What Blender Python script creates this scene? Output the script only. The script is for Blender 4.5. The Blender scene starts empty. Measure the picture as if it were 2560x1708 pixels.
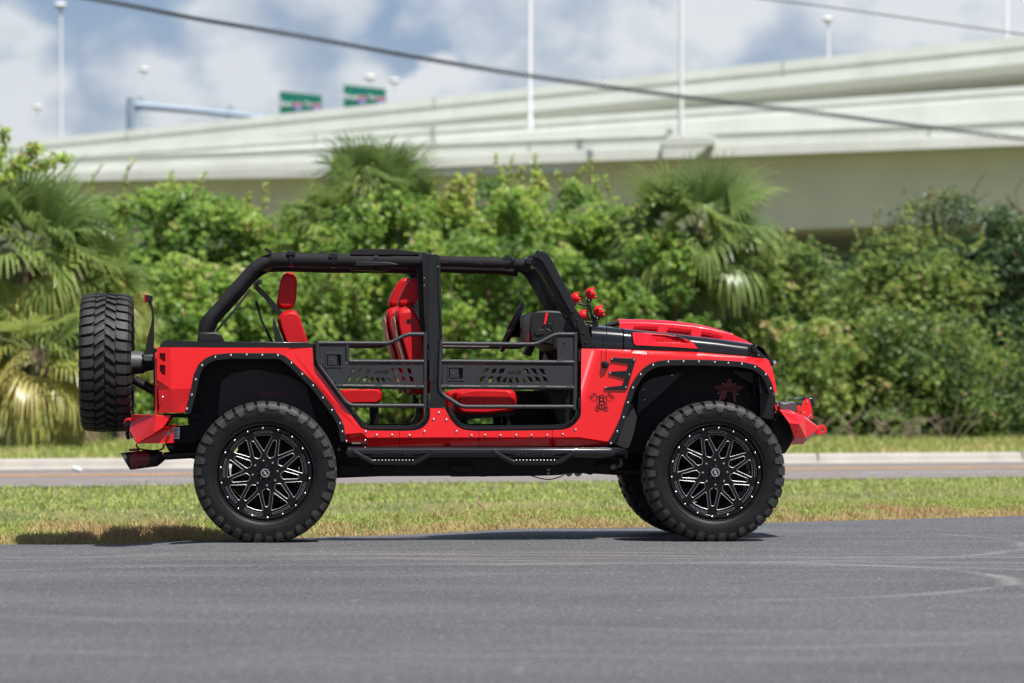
import bpy, bmesh, math, random
import numpy as np
from mathutils import Vector, Matrix, noise
from mathutils.geometry import delaunay_2d_cdt
R = math.radians
random.seed(7); rng = np.random.default_rng(11)
scn = bpy.context.scene
COL = scn.collection

# ------------------------------------------------------------------ camera, sky, sun, exposure
F = 9550.0          # focal length in pixels of the 2560 px wide photograph
HC = 0.9607         # camera height, metres
HY = 988.0          # horizon row
cd = bpy.data.cameras.new('camera'); cam = bpy.data.objects.new('camera', cd); COL.objects.link(cam)
cam.location = (0, 0, HC); cam.rotation_euler = (R(90), 0, 0)
cd.sensor_width = 36.0; cd.lens = F * 36.0 / 2560.0
cd.shift_y = (HY - 854.0) / 2560.0
cd.clip_start = 0.5; cd.clip_end = 6000
cd.dof.use_dof = True; cd.dof.focus_distance = 24.9; cd.dof.aperture_fstop = cd.lens / 50.0
scn.camera = cam

SUN = Vector((0.33, -0.44, 1.0)).normalized()
sd = bpy.data.lights.new('sun', 'SUN'); sun = bpy.data.objects.new('sun', sd); COL.objects.link(sun)
sd.energy = 5.0; sd.angle = R(0.53); sd.color = (1.0, 0.965, 0.915)
sun.rotation_euler = SUN.to_track_quat('Z', 'Y').to_euler()
SUN_EL = math.asin(SUN.z); SUN_AZ = math.atan2(SUN.x, SUN.y)

world = bpy.data.worlds.new('World'); scn.world = world; world.use_nodes = True
wt = world.node_tree; wt.nodes.clear()
def wn(t, **k):
    n = wt.nodes.new(t)
    for a, b in k.items(): setattr(n, a, b)
    return n
wout = wn('ShaderNodeOutputWorld'); bg1 = wn('ShaderNodeBackground'); bg2 = wn('ShaderNodeBackground'); wmix = wn('ShaderNodeMixShader')
sky = wn('ShaderNodeTexSky', sky_type='NISHITA', sun_disc=False, sun_elevation=SUN_EL, sun_rotation=SUN_AZ, altitude=0, air_density=1.0, dust_density=0.6, ozone_density=6.0)
wtint = wn('ShaderNodeMix', data_type='RGBA', blend_type='MULTIPLY'); wtint.inputs[0].default_value = 1.0; wtint.inputs[7].default_value = (0.86, 0.76, 0.80, 1); wt.links.new(sky.outputs[0], wtint.inputs[6]); wt.links.new(wtint.outputs[2], bg1.inputs[0]); bg1.inputs[1].default_value = 0.070
tcw = wn('ShaderNodeTexCoord'); mpw = wn('ShaderNodeMapping'); mpw.inputs['Location'].default_value = (2.37, 0.3, 2.7); mpw.inputs['Scale'].default_value = (1, 1, 1.5)
wt.links.new(tcw.outputs['Generated'], mpw.inputs[0])
nz = wn('ShaderNodeTexNoise'); nz.inputs['Scale'].default_value = 9.0; nz.inputs['Detail'].default_value = 8; nz.inputs['Roughness'].default_value = 0.48; nz.inputs['Distortion'].default_value = 0.35
wt.links.new(mpw.outputs[0], nz.inputs['Vector'])
rp = wn('ShaderNodeValToRGB'); rp.color_ramp.elements[0].position = 0.45; rp.color_ramp.elements[1].position = 0.53
wt.links.new(nz.outputs[0], rp.inputs[0])
nz2 = wn('ShaderNodeTexNoise'); nz2.inputs['Scale'].default_value = 24.0; nz2.inputs['Detail'].default_value = 6
wt.links.new(mpw.outputs[0], nz2.inputs['Vector'])
rc = wn('ShaderNodeValToRGB'); rc.color_ramp.elements[0].position = 0.34; rc.color_ramp.elements[0].color = (0.225, 0.280, 0.355, 1)
rc.color_ramp.elements[1].position = 0.53; rc.color_ramp.elements[1].color = (0.49, 0.51, 0.525, 1)
wt.links.new(nz2.outputs[0], rc.inputs[0]); wt.links.new(rc.outputs[0], bg2.inputs[0]); bg2.inputs[1].default_value = 1.0
# cumulus heads standing over the highway (directions in the sky, ragged by the same noise)
nz3 = wn('ShaderNodeTexNoise'); nz3.inputs['Scale'].default_value = 36.0; nz3.inputs['Detail'].default_value = 6; wt.links.new(mpw.outputs[0], nz3.inputs['Vector'])
cl = rp.outputs[0]
for cx, cy, rr in ((1480, 90, 115), (1570, 165, 140), (1460, 180, 110), (1330, 190, 130), (1290, 215, 120), (1560, 60, 90), (1640, 190, 90), (40, 260, 150), (110, 350, 150), (10, 60, 120), (640, 150, 210), (430, 290, 170), (790, 60, 190), (560, 40, 130), (900, 200, 170), (1050, 250, 120), (330, 200, 110), (2050, 130, 200), (2250, 60, 170), (1900, 60, 150)):
    v = Vector(((cx - 1280) / F, 1, -(cy - HY) / F)).normalized()
    d_ = wn('ShaderNodeVectorMath', operation='DISTANCE'); wt.links.new(tcw.outputs['Generated'], d_.inputs[0]); d_.inputs[1].default_value = v
    m1 = wn('ShaderNodeMath', operation='MULTIPLY'); wt.links.new(d_.outputs['Value'], m1.inputs[0]); m1.inputs[1].default_value = F / rr
    m2 = wn('ShaderNodeMath', operation='MULTIPLY_ADD'); wt.links.new(nz3.outputs[0], m2.inputs[0]); m2.inputs[1].default_value = -3.0; m2.inputs[2].default_value = 1.50
    m3 = wn('ShaderNodeMath', operation='ADD'); wt.links.new(m1.outputs[0], m3.inputs[0]); wt.links.new(m2.outputs[0], m3.inputs[1])
    r_ = wn('ShaderNodeMapRange'); r_.interpolation_type = 'SMOOTHSTEP'; r_.inputs['From Min'].default_value = 1.12; r_.inputs['From Max'].default_value = 0.74 if 1000 < cx < 1700 else 0.34; r_.inputs['To Max'].default_value = 1.0 if 1000 < cx < 1700 else (0.9 if cx < 1000 else 0.42); wt.links.new(m3.outputs[0], r_.inputs[0])
    mx_ = wn('ShaderNodeMath', operation='MAXIMUM'); wt.links.new(cl, mx_.inputs[0]); wt.links.new(r_.outputs[0], mx_.inputs[1]); cl = mx_.outputs[0]
# clouds thin out away from the horizon
sp = wn('ShaderNodeSeparateXYZ'); wt.links.new(tcw.outputs['Generated'], sp.inputs[0])
mr = wn('ShaderNodeMapRange'); mr.inputs['From Min'].default_value = 0.12; mr.inputs['From Max'].default_value = 0.5; mr.inputs['To Min'].default_value = 0.9; mr.inputs['To Max'].default_value = 0.3
wt.links.new(sp.outputs[2], mr.inputs[0])
mm = wn('ShaderNodeMath', operation='MULTIPLY'); wt.links.new(cl, mm.inputs[0]); wt.links.new(mr.outputs[0], mm.inputs[1])
wt.links.new(mm.outputs[0], wmix.inputs[0]); wt.links.new(bg1.outputs[0], wmix.inputs[1]); wt.links.new(bg2.outputs[0], wmix.inputs[2])
wt.links.new(wmix.outputs[0], wout.inputs[0])
scn.view_settings.view_transform = 'Standard'; scn.view_settings.look = 'None'
scn.view_settings.exposure = 0.68; scn.view_settings.gamma = 1.0
scn.cycles.use_denoising = True; scn.cycles.denoiser = 'OPENIMAGEDENOISE'; scn.cycles.denoising_prefilter = 'FAST'
scn.cycles.max_bounces = 8; scn.cycles.transparent_max_bounces = 8

# ------------------------------------------------------------------ materials
def mat(name, col, rough=0.5, metal=0.0, coat=0.0, var=0.10, vscale=3.0, bump=0.0, bscale=60.0, spec=0.5, col2=None, coat_rough=0.05):
    m = bpy.data.materials.new(name); m.use_nodes = True; t = m.node_tree; b = t.nodes['Principled BSDF']
    tc = t.nodes.new('ShaderNodeTexCoord'); n = t.nodes.new('ShaderNodeTexNoise'); n.inputs['Scale'].default_value = vscale; n.inputs['Detail'].default_value = 6
    t.links.new(tc.outputs['Object'], n.inputs['Vector'])
    cr = t.nodes.new('ShaderNodeValToRGB'); cr.color_ramp.elements[0].position = 0.3; cr.color_ramp.elements[1].position = 0.7
    c2 = col2 or [c * (1 + var) for c in col]
    cr.color_ramp.elements[0].color = (*[c * (1 - var) for c in col], 1); cr.color_ramp.elements[1].color = (*c2, 1)
    t.links.new(n.outputs[0], cr.inputs[0]); t.links.new(cr.outputs[0], b.inputs['Base Color'])
    b.inputs['Roughness'].default_value = rough; b.inputs['Metallic'].default_value = metal
    b.inputs['Coat Weight'].default_value = coat; b.inputs['Coat Roughness'].default_value = coat_rough
    b.inputs['Specular IOR Level'].default_value = spec
    if bump:
        n2 = t.nodes.new('ShaderNodeTexNoise'); n2.inputs['Scale'].default_value = bscale; n2.inputs['Detail'].default_value = 4
        t.links.new(tc.outputs['Object'], n2.inputs['Vector'])
        bp = t.nodes.new('ShaderNodeBump'); bp.inputs['Strength'].default_value = bump; bp.inputs['Distance'].default_value = 0.01
        t.links.new(n2.outputs[0], bp.inputs['Height']); t.links.new(bp.outputs[0], b.inputs['Normal'])
    return m
def weather(m, amt=0.16):
    # rain streaks and patches of grime on outdoor concrete
    t = m.node_tree; b = t.nodes['Principled BSDF']; src = b.inputs['Base Color'].links[0].from_socket
    tc = t.nodes.new('ShaderNodeTexCoord'); out = src
    for sc, p0, p1, a in (((.9, .9, .10), .50, .72, amt), ((.25, .25, .6), .50, .75, amt * .8), ((4, 4, .35), .56, .74, amt * .7)):
        mp = t.nodes.new('ShaderNodeMapping'); mp.inputs['Scale'].default_value = sc; t.links.new(tc.outputs['Object'], mp.inputs[0])
        n = t.nodes.new('ShaderNodeTexNoise'); n.inputs['Scale'].default_value = 1.0; n.inputs['Detail'].default_value = 6; t.links.new(mp.outputs[0], n.inputs['Vector'])
        mr_ = t.nodes.new('ShaderNodeMapRange'); mr_.inputs['From Min'].default_value = p0; mr_.inputs['From Max'].default_value = p1; mr_.inputs['To Max'].default_value = a; t.links.new(n.outputs[0], mr_.inputs[0])
        x = t.nodes.new('ShaderNodeMix'); x.data_type = 'RGBA'; t.links.new(mr_.outputs[0], x.inputs[0]); t.links.new(out, x.inputs[6]); x.inputs[7].default_value = (.16, .17, .13, 1); out = x.outputs[2]
    t.links.new(out, b.inputs['Base Color']); return m
def leafmat(name, stops, trans=0.3, rough=0.45):
    m = bpy.data.materials.new(name); m.use_nodes = True; t = m.node_tree; b = t.nodes['Principled BSDF']; o = t.nodes['Material Output']
    at = t.nodes.new('ShaderNodeAttribute'); at.attribute_name = 'tint'
    cr = t.nodes.new('ShaderNodeValToRGB'); e = cr.color_ramp.elements
    while len(e) < len(stops): e.new(0.5)
    for el, (p, c) in zip(e, stops): el.position = p; el.color = (*c, 1)
    t.links.new(at.outputs['Fac'], cr.inputs[0]); t.links.new(cr.outputs[0], b.inputs['Base Color'])
    b.inputs['Roughness'].default_value = rough; b.inputs['Specular IOR Level'].default_value = 0.45
    tr = t.nodes.new('ShaderNodeBsdfTranslucent'); hs = t.nodes.new('ShaderNodeHueSaturation'); hs.inputs['Value'].default_value = 1.25; hs.inputs['Hue'].default_value = 0.485
    t.links.new(cr.outputs[0], hs.inputs['Color']); t.links.new(hs.outputs[0], tr.inputs[0])
    mx = t.nodes.new('ShaderNodeMixShader'); mx.inputs[0].default_value = trans
    t.links.new(b.outputs[0], mx.inputs[1]); t.links.new(tr.outputs[0], mx.inputs[2]); t.links.new(mx.outputs[0], o.inputs[0])
    return m
M = {}
M['red'] = mat('red_paint', (0.66, 0.004, 0.008), 0.40, coat=0.8, coat_rough=0.07, spec=0.25, var=0.03, vscale=1.5)
M['redgloss'] = mat('red_gloss_paint', (0.62, 0.004, 0.014), 0.3, coat=0.6, spec=0.3, var=0.03, vscale=1.5, coat_rough=0.03)
M['redlamp'] = mat('red_lamp_cover', (0.55, 0.006, 0.010), 0.45, spec=0.25, var=0.05)
M['redlens'] = mat('red_lens', (0.13, 0.002, 0.005), 0.4, spec=0.2, var=0.1)
M['redlens2'] = mat('red_vinyl', (0.15, 0.003, 0.007), 0.5, var=0.1)
M['leather'] = mat('red_leather', (0.40, 0.004, 0.007), 0.5, spec=0.25, var=0.08, vscale=6, bump=0.12, bscale=90)
M['tan'] = mat('tan_trim', (0.30, 0.15, 0.10), 0.5)
M['gloss'] = mat('black_gloss_paint', (0.005, 0.0055, 0.007), 0.25, coat=0.75, spec=0.15, var=0.05, coat_rough=0.03)
M['black'] = mat('black_satin_steel', (0.0065, 0.0065, 0.0075), 0.45, spec=0.3, var=0.10, bump=0.05, bscale=300)
M['powder'] = mat('textured_black_powder_coat', (0.019, 0.0195, 0.021), 0.38, spec=0.5, var=0.35, vscale=260, bump=0.3, bscale=420)
M['fabric'] = mat('black_padded_fabric', (0.0105, 0.0105, 0.0125), 0.8, spec=0.25, var=0.2, vscale=9, bump=0.25, bscale=26)
M['plastic'] = mat('black_plastic', (0.009, 0.009, 0.010), 0.5, spec=0.3, var=0.1, bump=0.08, bscale=200)
M['liner'] = mat('dark_grey_liner', (0.016, 0.017, 0.018), 0.5, spec=0.3, var=0.15, vscale=4)
M['under'] = mat('dark_chassis_steel', (0.004, 0.004, 0.0045), 0.55, spec=0.2, var=0.25, vscale=6)
M['rubber'] = mat('tyre_rubber', (0.0070, 0.0070, 0.0075), 0.5, spec=0.2, var=0.25, vscale=14, bump=0.15, bscale=120)
M['rubber2'] = mat('tyre_tread_rubber', (0.025, 0.024, 0.0225), 0.6, spec=0.35, var=0.35, vscale=20, bump=0.2, bscale=90)  # lugs coloured paler than the carcass so grooves look shaded; brownish from dust
M['rim'] = mat('gloss_black_wheel', (0.002, 0.002, 0.0022), 0.2, coat=0.35, spec=0.15, var=0.05, coat_rough=0.02)
M['milled'] = mat('milled_aluminium', (0.56, 0.56, 0.57), 0.46, metal=1.0, var=0.05)
M['chrome'] = mat('bright_bolt_steel', (0.62, 0.62, 0.63), 0.25, metal=1.0, var=0.03)
M['steel'] = mat('grey_cast_steel', (0.20, 0.20, 0.21), 0.45, metal=0.7, var=0.2, vscale=12)
M['greypl'] = mat('grey_plastic', (0.055, 0.055, 0.058), 0.45, var=0.1)
M['white'] = mat('white_sticker', (0.7, 0.7, 0.7), 0.5, var=0.05)
M['concrete'] = mat('pale_concrete', (0.51, 0.53, 0.488), 0.85, var=0.06, vscale=0.6, bump=0.1, bscale=6)
M['girder'] = mat('beige_concrete', (0.58, 0.60, 0.55), 0.85, var=0.06, vscale=0.3)
M['stain'] = mat('grey_green_concrete', (0.26, 0.30, 0.24), 0.9, var=0.15, vscale=1.2)  # darker greenish concrete for the parapet bands, joints and small fittings
M['pole'] = mat('white_painted_metal', (0.60, 0.61, 0.62), 0.4, var=0.04)
M['gantry'] = mat('galvanised_blue_grey_steel', (0.27, 0.34, 0.42), 0.45, metal=0.2, var=0.08, vscale=1)
M['sign'] = mat('green_sign_sheet', (0.002, 0.135, 0.100), 0.45, var=0.05)
M['signw'] = mat('white_sign_sheet', (0.75, 0.78, 0.78), 0.5, var=0.03)
M['signb'] = mat('blue_sign_sheet', (0.05, 0.10, 0.45), 0.5, var=0.03)
M['signr'] = mat('red_sign_sheet', (0.55, 0.05, 0.06), 0.5, var=0.03)
M['cable'] = mat('black_cable_sheath', (0.055, 0.062, 0.075), 0.6, var=0.15, vscale=5)
M['bark'] = mat('brown_bark', (0.13, 0.095, 0.065), 0.9, var=0.3, vscale=8, bump=0.5, bscale=25)
M['dryfrond'] = mat('dead_palm_frond', (0.26, 0.18, 0.11), 0.8, var=0.25, vscale=6)
M['kerb'] = mat('kerb_concrete', (0.34, 0.315, 0.285), 0.85, var=0.10, vscale=2.5, bump=0.15, bscale=30)
M['roadmat'] = mat('worn_road_asphalt', (0.170, 0.150, 0.142), 0.85, var=0.10, vscale=2, bump=0.2, bscale=80)
M['yellow'] = mat('worn_orange_line', (0.60, 0.32, 0.12), 0.8, var=0.2, vscale=3)
M['whiteline'] = mat('worn_white_line', (0.50, 0.49, 0.47), 0.8, var=0.2, vscale=3)

weather(M['concrete'], .10); weather(M['girder'], .08); weather(M['kerb'], .3)
# ------------------------------------------------------------------ mesh builder
class MB:
    """collects shapes and links them as ONE mesh object"""
    def __init__(s): s.v = []; s.f = []; s.m = []
    def add(s, vs, fs, m=0):
        o = len(s.v); s.v += [tuple(p) for p in vs]
        for f in fs: s.f.append([i + o for i in f]); s.m.append(m)
    def box(s, c, d, rot=None, m=0):
        x, y, z = d[0] / 2, d[1] / 2, d[2] / 2
        P = [Vector((a, b, e)) for a in (-x, x) for b in (-y, y) for e in (-z, z)]
        if rot is not None: P = [rot @ p for p in P]
        P = [p + Vector(c) for p in P]
        s.add(P, [(0, 1, 3, 2), (4, 6, 7, 5), (0, 4, 5, 1), (2, 3, 7, 6), (0, 2, 6, 4), (1, 5, 7, 3)], m)
    def prism(s, A, B, m=0):
        n = len(A); s.add(list(A) + list(B), [list(range(n))[::-1], list(range(n, 2 * n))] + [(i, (i + 1) % n, n + (i + 1) % n, n + i) for i in range(n)], m)
    def tube(s, path, r, n=12, m=0, closed=False, cap=True):
        P = [Vector(p) for p in path]; k = len(P); rs = r if isinstance(r, (list, tuple)) else [r] * k
        T = []
        for i in range(k):
            if closed: d = P[(i + 1) % k] - P[i - 1]
            else: d = P[min(i + 1, k - 1)] - P[max(i - 1, 0)]
            T.append(d.normalized() if d.length > 1e-9 else Vector((1, 0, 0)))
        up = Vector((0, 1, 0)) if abs(T[0].y) < 0.9 else Vector((0, 0, 1))
        vs = []; N = (up - T[0] * up.dot(T[0])).normalized()
        for i in range(k):
            N = N - T[i] * N.dot(T[i]); N.normalize(); Bn = T[i].cross(N)
            rr = rs[i]
            for j in range(n):
                a = 2 * math.pi * j / n; vs.append(P[i] + (N * math.cos(a) + Bn * math.sin(a)) * rr)
        fs = []
        for i in range(k if closed else k - 1):
            i2 = (i + 1) % k
            for j in range(n): fs.append((i * n + j, i * n + (j + 1) % n, i2 * n + (j + 1) % n, i2 * n + j))
        if not closed and cap: fs += [list(range(n))[::-1], [(k - 1) * n + j for j in range(n)]]
        s.add(vs, fs, m)
    def lathe(s, prof, c, axis='y', n=48, m=0, closed=False):
        """prof: list of (radius, along-axis)"""
        k = len(prof); vs = []
        for (r, h) in prof:
            for j in range(n):
                a = 2 * math.pi * j / n; x, z = r * math.cos(a), r * math.sin(a)
                p = (x, h, z) if axis == 'y' else ((h, x, z) if axis == 'x' else (x, z, h))
                vs.append((p[0] + c[0], p[1] + c[1], p[2] + c[2]))
        fs = [(i * n + j, i * n + (j + 1) % n, ((i + 1) % k) * n + (j + 1) % n, ((i + 1) % k) * n + j) for i in range(k if closed else k - 1) for j in range(n)]
        s.add(vs, fs, m)
    def ball(s, c, r, m=0, nu=10, nv=6):
        r = (r, r, r) if not isinstance(r, (tuple, list)) else r
        vs = []; fs = []
        for i in range(nv + 1):
            t = math.pi * i / nv
            for j in range(nu):
                a = 2 * math.pi * j / nu
                vs.append((c[0] + r[0] * math.sin(t) * math.cos(a), c[1] + r[1] * math.sin(t) * math.sin(a), c[2] + r[2] * math.cos(t)))
        for i in range(nv):
            for j in range(nu): fs.append((i * nu + j, (i + 1) * nu + j, (i + 1) * nu + (j + 1) % nu, i * nu + (j + 1) % nu))
        s.add(vs, fs, m)
    def sheet(s, pts, thick=0.01, creases=(), holes=(), inner=(), m=0):
        """pts: outer loop of (u, v, z); holes: loops; inner: extra points; creases: pairs of points that must be edges. Flat in u-z, depth v per point. Back face at v + thick."""
        P2 = []; V = []
        E = []; 
        def addloop(L):
            o = len(P2)
            for p in L: P2.append(Vector((p[0], p[2]))); V.append(p[1])
            E.extend([(o + i, o + (i + 1) % len(L)) for i in range(len(L))])
        addloop(pts)
        for h in holes: addloop(h)
        for c in creases:
            o = len(P2)
            for p in c: P2.append(Vector((p[0], p[2]))); V.append(p[1])
            E.extend([(o + i, o + i + 1) for i in range(len(c) - 1)])
        for p in inner: P2.append(Vector((p[0], p[2]))); V.append(p[1])
        ov, oe, of, vi, ei, fi = delaunay_2d_cdt(P2, E, [], 0, 1e-5)
        vv = []
        for k, p in enumerate(ov):
            src = vi[k]
            if src: vv.append(V[src[0]])
            else:
                j = min(range(len(P2)), key=lambda q: (P2[q] - p).length); vv.append(V[j])
        def inside(x, y, L):
            c = False; n = len(L)
            for i in range(n):
                x1, y1 = L[i][0], L[i][2]; x2, y2 = L[i - 1][0], L[i - 1][2]
                if (y1 > y) != (y2 > y) and x < (x2 - x1) * (y - y1) / (y2 - y1) + x1: c = not c
            return c
        tris = []
        for t in of:
            cx = sum(ov[i].x for i in t) / 3; cy = sum(ov[i].y for i in t) / 3
            if inside(cx, cy, pts) and not any(inside(cx, cy, h) for h in holes): tris.append(tuple(t))
        n = len(ov)
        vs = [(ov[i].x, vv[i], ov[i].y) for i in range(n)] + [(ov[i].x, vv[i] + thick, ov[i].y) for i in range(n)]
        cnt = {}
        for t in tris:
            for i in range(3):
                e = (t[i], t[(i + 1) % 3]); cnt[tuple(sorted(e))] = cnt.get(tuple(sorted(e)), 0) + 1
        fs = [tuple(t) for t in tris] + [tuple(i + n for i in t[::-1]) for t in tris]
        for t in tris:
            for i in range(3):
                a, b = t[i], t[(i + 1) % 3]
                if cnt[tuple(sorted((a, b)))] == 1: fs.append((b, a, a + n, b + n))
        s.add(vs, fs, m)
    def build(s, name, mats, parent=None, smooth=30, bevel=0.0, weld=False):
        me = bpy.data.meshes.new(name); me.from_pydata(s.v, [], s.f)
        for mm_ in (mats if isinstance(mats, (list, tuple)) else [mats]): me.materials.append(M[mm_] if isinstance(mm_, str) else mm_)
        me.polygons.foreach_set('material_index', s.m)
        bm = bmesh.new(); bm.from_mesh(me)
        if weld: bmesh.ops.remove_doubles(bm, verts=bm.verts, dist=1e-5)
        bmesh.ops.recalc_face_normals(bm, faces=bm.faces); 
        loose = [v for v in bm.verts if not v.link_faces]
        if loose: bmesh.ops.delete(bm, geom=loose, context='VERTS')
        bm.to_mesh(me); bm.free()
        if smooth:
            me.polygons.foreach_set('use_smooth', [True] * len(me.polygons)); me.set_sharp_from_angle(angle=R(smooth))
        me.update()
        o = bpy.data.objects.new(name, me); COL.objects.link(o)
        if parent: o.parent = parent
        if bevel:
            bv = o.modifiers.new('bevel', 'BEVEL'); bv.width = bevel; bv.segments = 2; bv.limit_method = 'ANGLE'; bv.angle_limit = R(40)
        return o
def tag(o, label=None, cat=None, group=None, kind=None):
    if label: o['label'] = label
    if cat: o['category'] = cat
    if group: o['group'] = group
    if kind: o['kind'] = kind
    return o
def empty(name, loc=(0, 0, 0), rz=0.0, parent=None):
    o = bpy.data.objects.new(name, None); COL.objects.link(o); o.location = loc; o.rotation_euler = (0, 0, rz); o.empty_display_size = 0.2
    if parent: o.parent = parent
    return o
def copy_tree(o, parent=None):
    c = o.copy(); COL.objects.link(c); c.parent = parent if parent else o.parent
    for ch in list(o.children): copy_tree(ch, c)
    return c
def mirror(o):
    c = copy_tree(o); c.scale = (1, -1, 1); return c
def textmesh(name, body, size, loc, m, parent, rot=(R(90), 0, 0), extrude=0.001, shear=0.0, sx=1.0, spacing=1.0, align='CENTER', offset=0.0):
    cu = bpy.data.curves.new(name, 'FONT'); cu.body = body; cu.size = size; cu.extrude = extrude; cu.shear = shear; cu.align_x = align; cu.align_y = 'CENTER'; cu.space_character = spacing; cu.offset = offset
    to = bpy.data.objects.new(name + '_curve', cu); COL.objects.link(to)
    dg = bpy.context.evaluated_depsgraph_get(); me = bpy.data.meshes.new_from_object(to.evaluated_get(dg))
    bpy.data.objects.remove(to); bpy.data.curves.remove(cu)
    me.name = name; me.materials.clear(); me.materials.append(M[m] if isinstance(m, str) else m)
    o = bpy.data.objects.new(name, me); COL.objects.link(o); o.location = loc; o.rotation_euler = rot; o.scale = (sx, 1, 1); o.parent = parent
    return o
def fillet(P, r, n=5, closed=False):
    """round the corners of a polyline (2-D tuples)"""
    P = [Vector(p) for p in P]; out = []; k = len(P)
    for i in range(k):
        if not closed and i in (0, k - 1): out.append(P[i]); continue
        a, b, c = P[i - 1], P[i], P[(i + 1) % k]
        d1, d2 = a - b, c - b; L = min(r, d1.length * 0.45, d2.length * 0.45)
        p, q = b + d1.normalized() * L, b + d2.normalized() * L
        for j in range(n + 1):
            t = j / n; out.append(p * (1 - t) ** 2 + b * 2 * t * (1 - t) + q * t * t)
    return [tuple(p) for p in out]
def offset(P, d):
    """offset an open 2-D polyline by d along its left normal (image axes)"""
    P = [Vector(p) for p in P]; out = []
    for i in range(len(P)):
        t = (P[min(i + 1, len(P) - 1)] - P[max(i - 1, 0)]).normalized()
        out.append(tuple(P[i] + Vector((t.y, -t.x)) * d))
    return out
# measured places of the photograph: zone letter -> (x0, y0, scale)
ZN = dict(a=(180, 600, .27234), b=(760, 600, .27234), c=(1360, 600, .31489), d=(200, 960, .29787), e=(820, 960, .3234), f=(1480, 860, .34446),
          g=(780, 820, .17857), h=(1080, 820, .18492), i=(1240, 610, .18496), j=(1500, 780, .19574), k=(1900, 960, .12755), l=(1520, 920, .18723), m=(480, 880, .17872), s=(0, 0, 1), n=(0, 800, .2423))
def q(zone, *p):
    x0, y0, s = ZN[zone]; return [(x0 + s * a, y0 + s * b) for a, b in p]
# the car's own axes: u forward, v away from the camera side, z up
AY = R(3.9); FU = (math.cos(AY), math.sin(AY)); LV = (-math.sin(AY), math.cos(AY))
OX = -0.139 - 1.4735 * FU[0] + 0.95 * LV[0]; OY = 25.0 - 1.4735 * FU[1] + 0.95 * LV[1]
def loc(px, py, v):
    dx = (px - 1280) / F; dz = -(py - HY) / F
    t = (v + OX * LV[0] + OY * LV[1]) / (dx * LV[0] + LV[1])
    X, Y = t * dx, t
    return ((X - OX) * FU[0] + (Y - OY) * FU[1], v, HC + t * dz)
def L(zone, v, *p): return [loc(x, y, v) for x, y in q(zone, *p)]
def LP(pts, v): return [loc(x, y, v) for x, y in pts]
def W(px, py, Y): return ((px - 1280) / F * Y, Y, HC - (py - HY) / F * Y)      # world point at depth Y
PXM = 1 / 383.0
# ------------------------------------------------------------------ ground, lot, road
def lot_edge(x):     # depth of the lot's far edge at world x (measured)
    pts = [(-30, 9.0), (-12, 21.5), (-3.46, 25.84), (-2.65, 25.84), (-2.37, 26.0), (-2.14, 26.25), (-1.64, 27.0), (-1.34, 27.8), (-.83, 28.2), (-.245, 28.2), (.89, 28.4), (1.07, 28.75), (2.08, 30.3), (3.24, 31.6), (4.42, 33.0), (12, 40.5), (13, 41), (40, 42)]
    for (a, b), (c, d) in zip(pts[:-1], pts[1:]):
        if x <= c: return b + (d - b) * (x - a) / (c - a)
    return pts[-1][1]
RS = 0.424          # the road runs off at an angle
def road_near(x): return 42.2 + RS * x
def road_far(x): return 51.8 + RS * x
def sm(t): t = max(0, min(1, t)); return t * t * (3 - 2 * t)
def lot_z(x, y): return -.012 * max(0, min(y, 45) - 26.2) - .05 * max(sm((-1.9 - x) / .8) * sm((y - 22) / 2.5), sm((.2 - x) / 1.2) * sm((y - 25.3) / 1.0))      # the lot falls away slightly towards the grass
def ground_z(x, y):
    e = y - lot_edge(x); r = road_near(x) - y; f = y - road_far(x)
    if f > -.6 and f < 1.0: return -0.05 + .18 * max(0, min(1, (f - .45) / .5))
    if f > 0: return 0.13 + 0.016 * min(f, 8) + 0.02 * math.sin(x * .7) * min(f / 4, 1)
    if r < -.1: return -0.05
    z = -0.035 + lot_z(x, min(y, lot_edge(x))) * max(0, min(1, 1 - (e - .5) / 4))
    z += .03 * max(0, min(1, 1 - r / 3)) * (1 if e > 0 else 0)
    if e > 0:
        t = max(0, min(1, (e - 2.2) / 5)); z -= 0.13 * math.sin(t * math.pi) if t < 1 else 0
        z += 0.075 * math.sin(min(e / 3.4, 1) * math.pi)
    return z
gm = bpy.data.materials.new('turf_soil'); gm.use_nodes = True; t = gm.node_tree; b = t.nodes['Principled BSDF']
tc = t.nodes.new('ShaderNodeTexCoord'); n = t.nodes.new('ShaderNodeTexNoise'); n.inputs['Scale'].default_value = 1.2; n.inputs['Detail'].default_value = 9
t.links.new(tc.outputs['Object'], n.inputs['Vector']); cr = t.nodes.new('ShaderNodeValToRGB')
cr.color_ramp.elements[0].position = .35; cr.color_ramp.elements[0].color = (.075, .095, .022, 1); cr.color_ramp.elements[1].position = .65; cr.color_ramp.elements[1].color = (.17, .15, .055, 1)
t.links.new(n.outputs[0], cr.inputs[0]); t.links.new(cr.outputs[0], b.inputs['Base Color']); b.inputs['Roughness'].default_value = .9
M['turf'] = gm
xs = np.concatenate([np.linspace(-2500, -60, 8), np.linspace(-50, -12, 20), np.linspace(-11, 11, 60), np.linspace(12, 50, 20), np.linspace(60, 2500, 8)])
ysn = np.concatenate([np.linspace(-60, 8, 8), np.linspace(10, 24, 10), np.linspace(24.5, 75, 130), np.linspace(80, 300, 12), np.linspace(400, 4000, 8)])
mb = MB(); nx = len(xs)
for y in ysn:
    for x in xs: mb.v.append((float(x), float(y), ground_z(x, y) - (0.04 if y < lot_edge(x) + .02 else 0)))
for i in range(len(ysn) - 1):
    for j in range(nx - 1): mb.f.append([i * nx + j, i * nx + j + 1, (i + 1) * nx + j + 1, (i + 1) * nx + j]); mb.m.append(0)
tag(mb.build('ground', 'turf', smooth=180), kind='structure')

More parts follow.
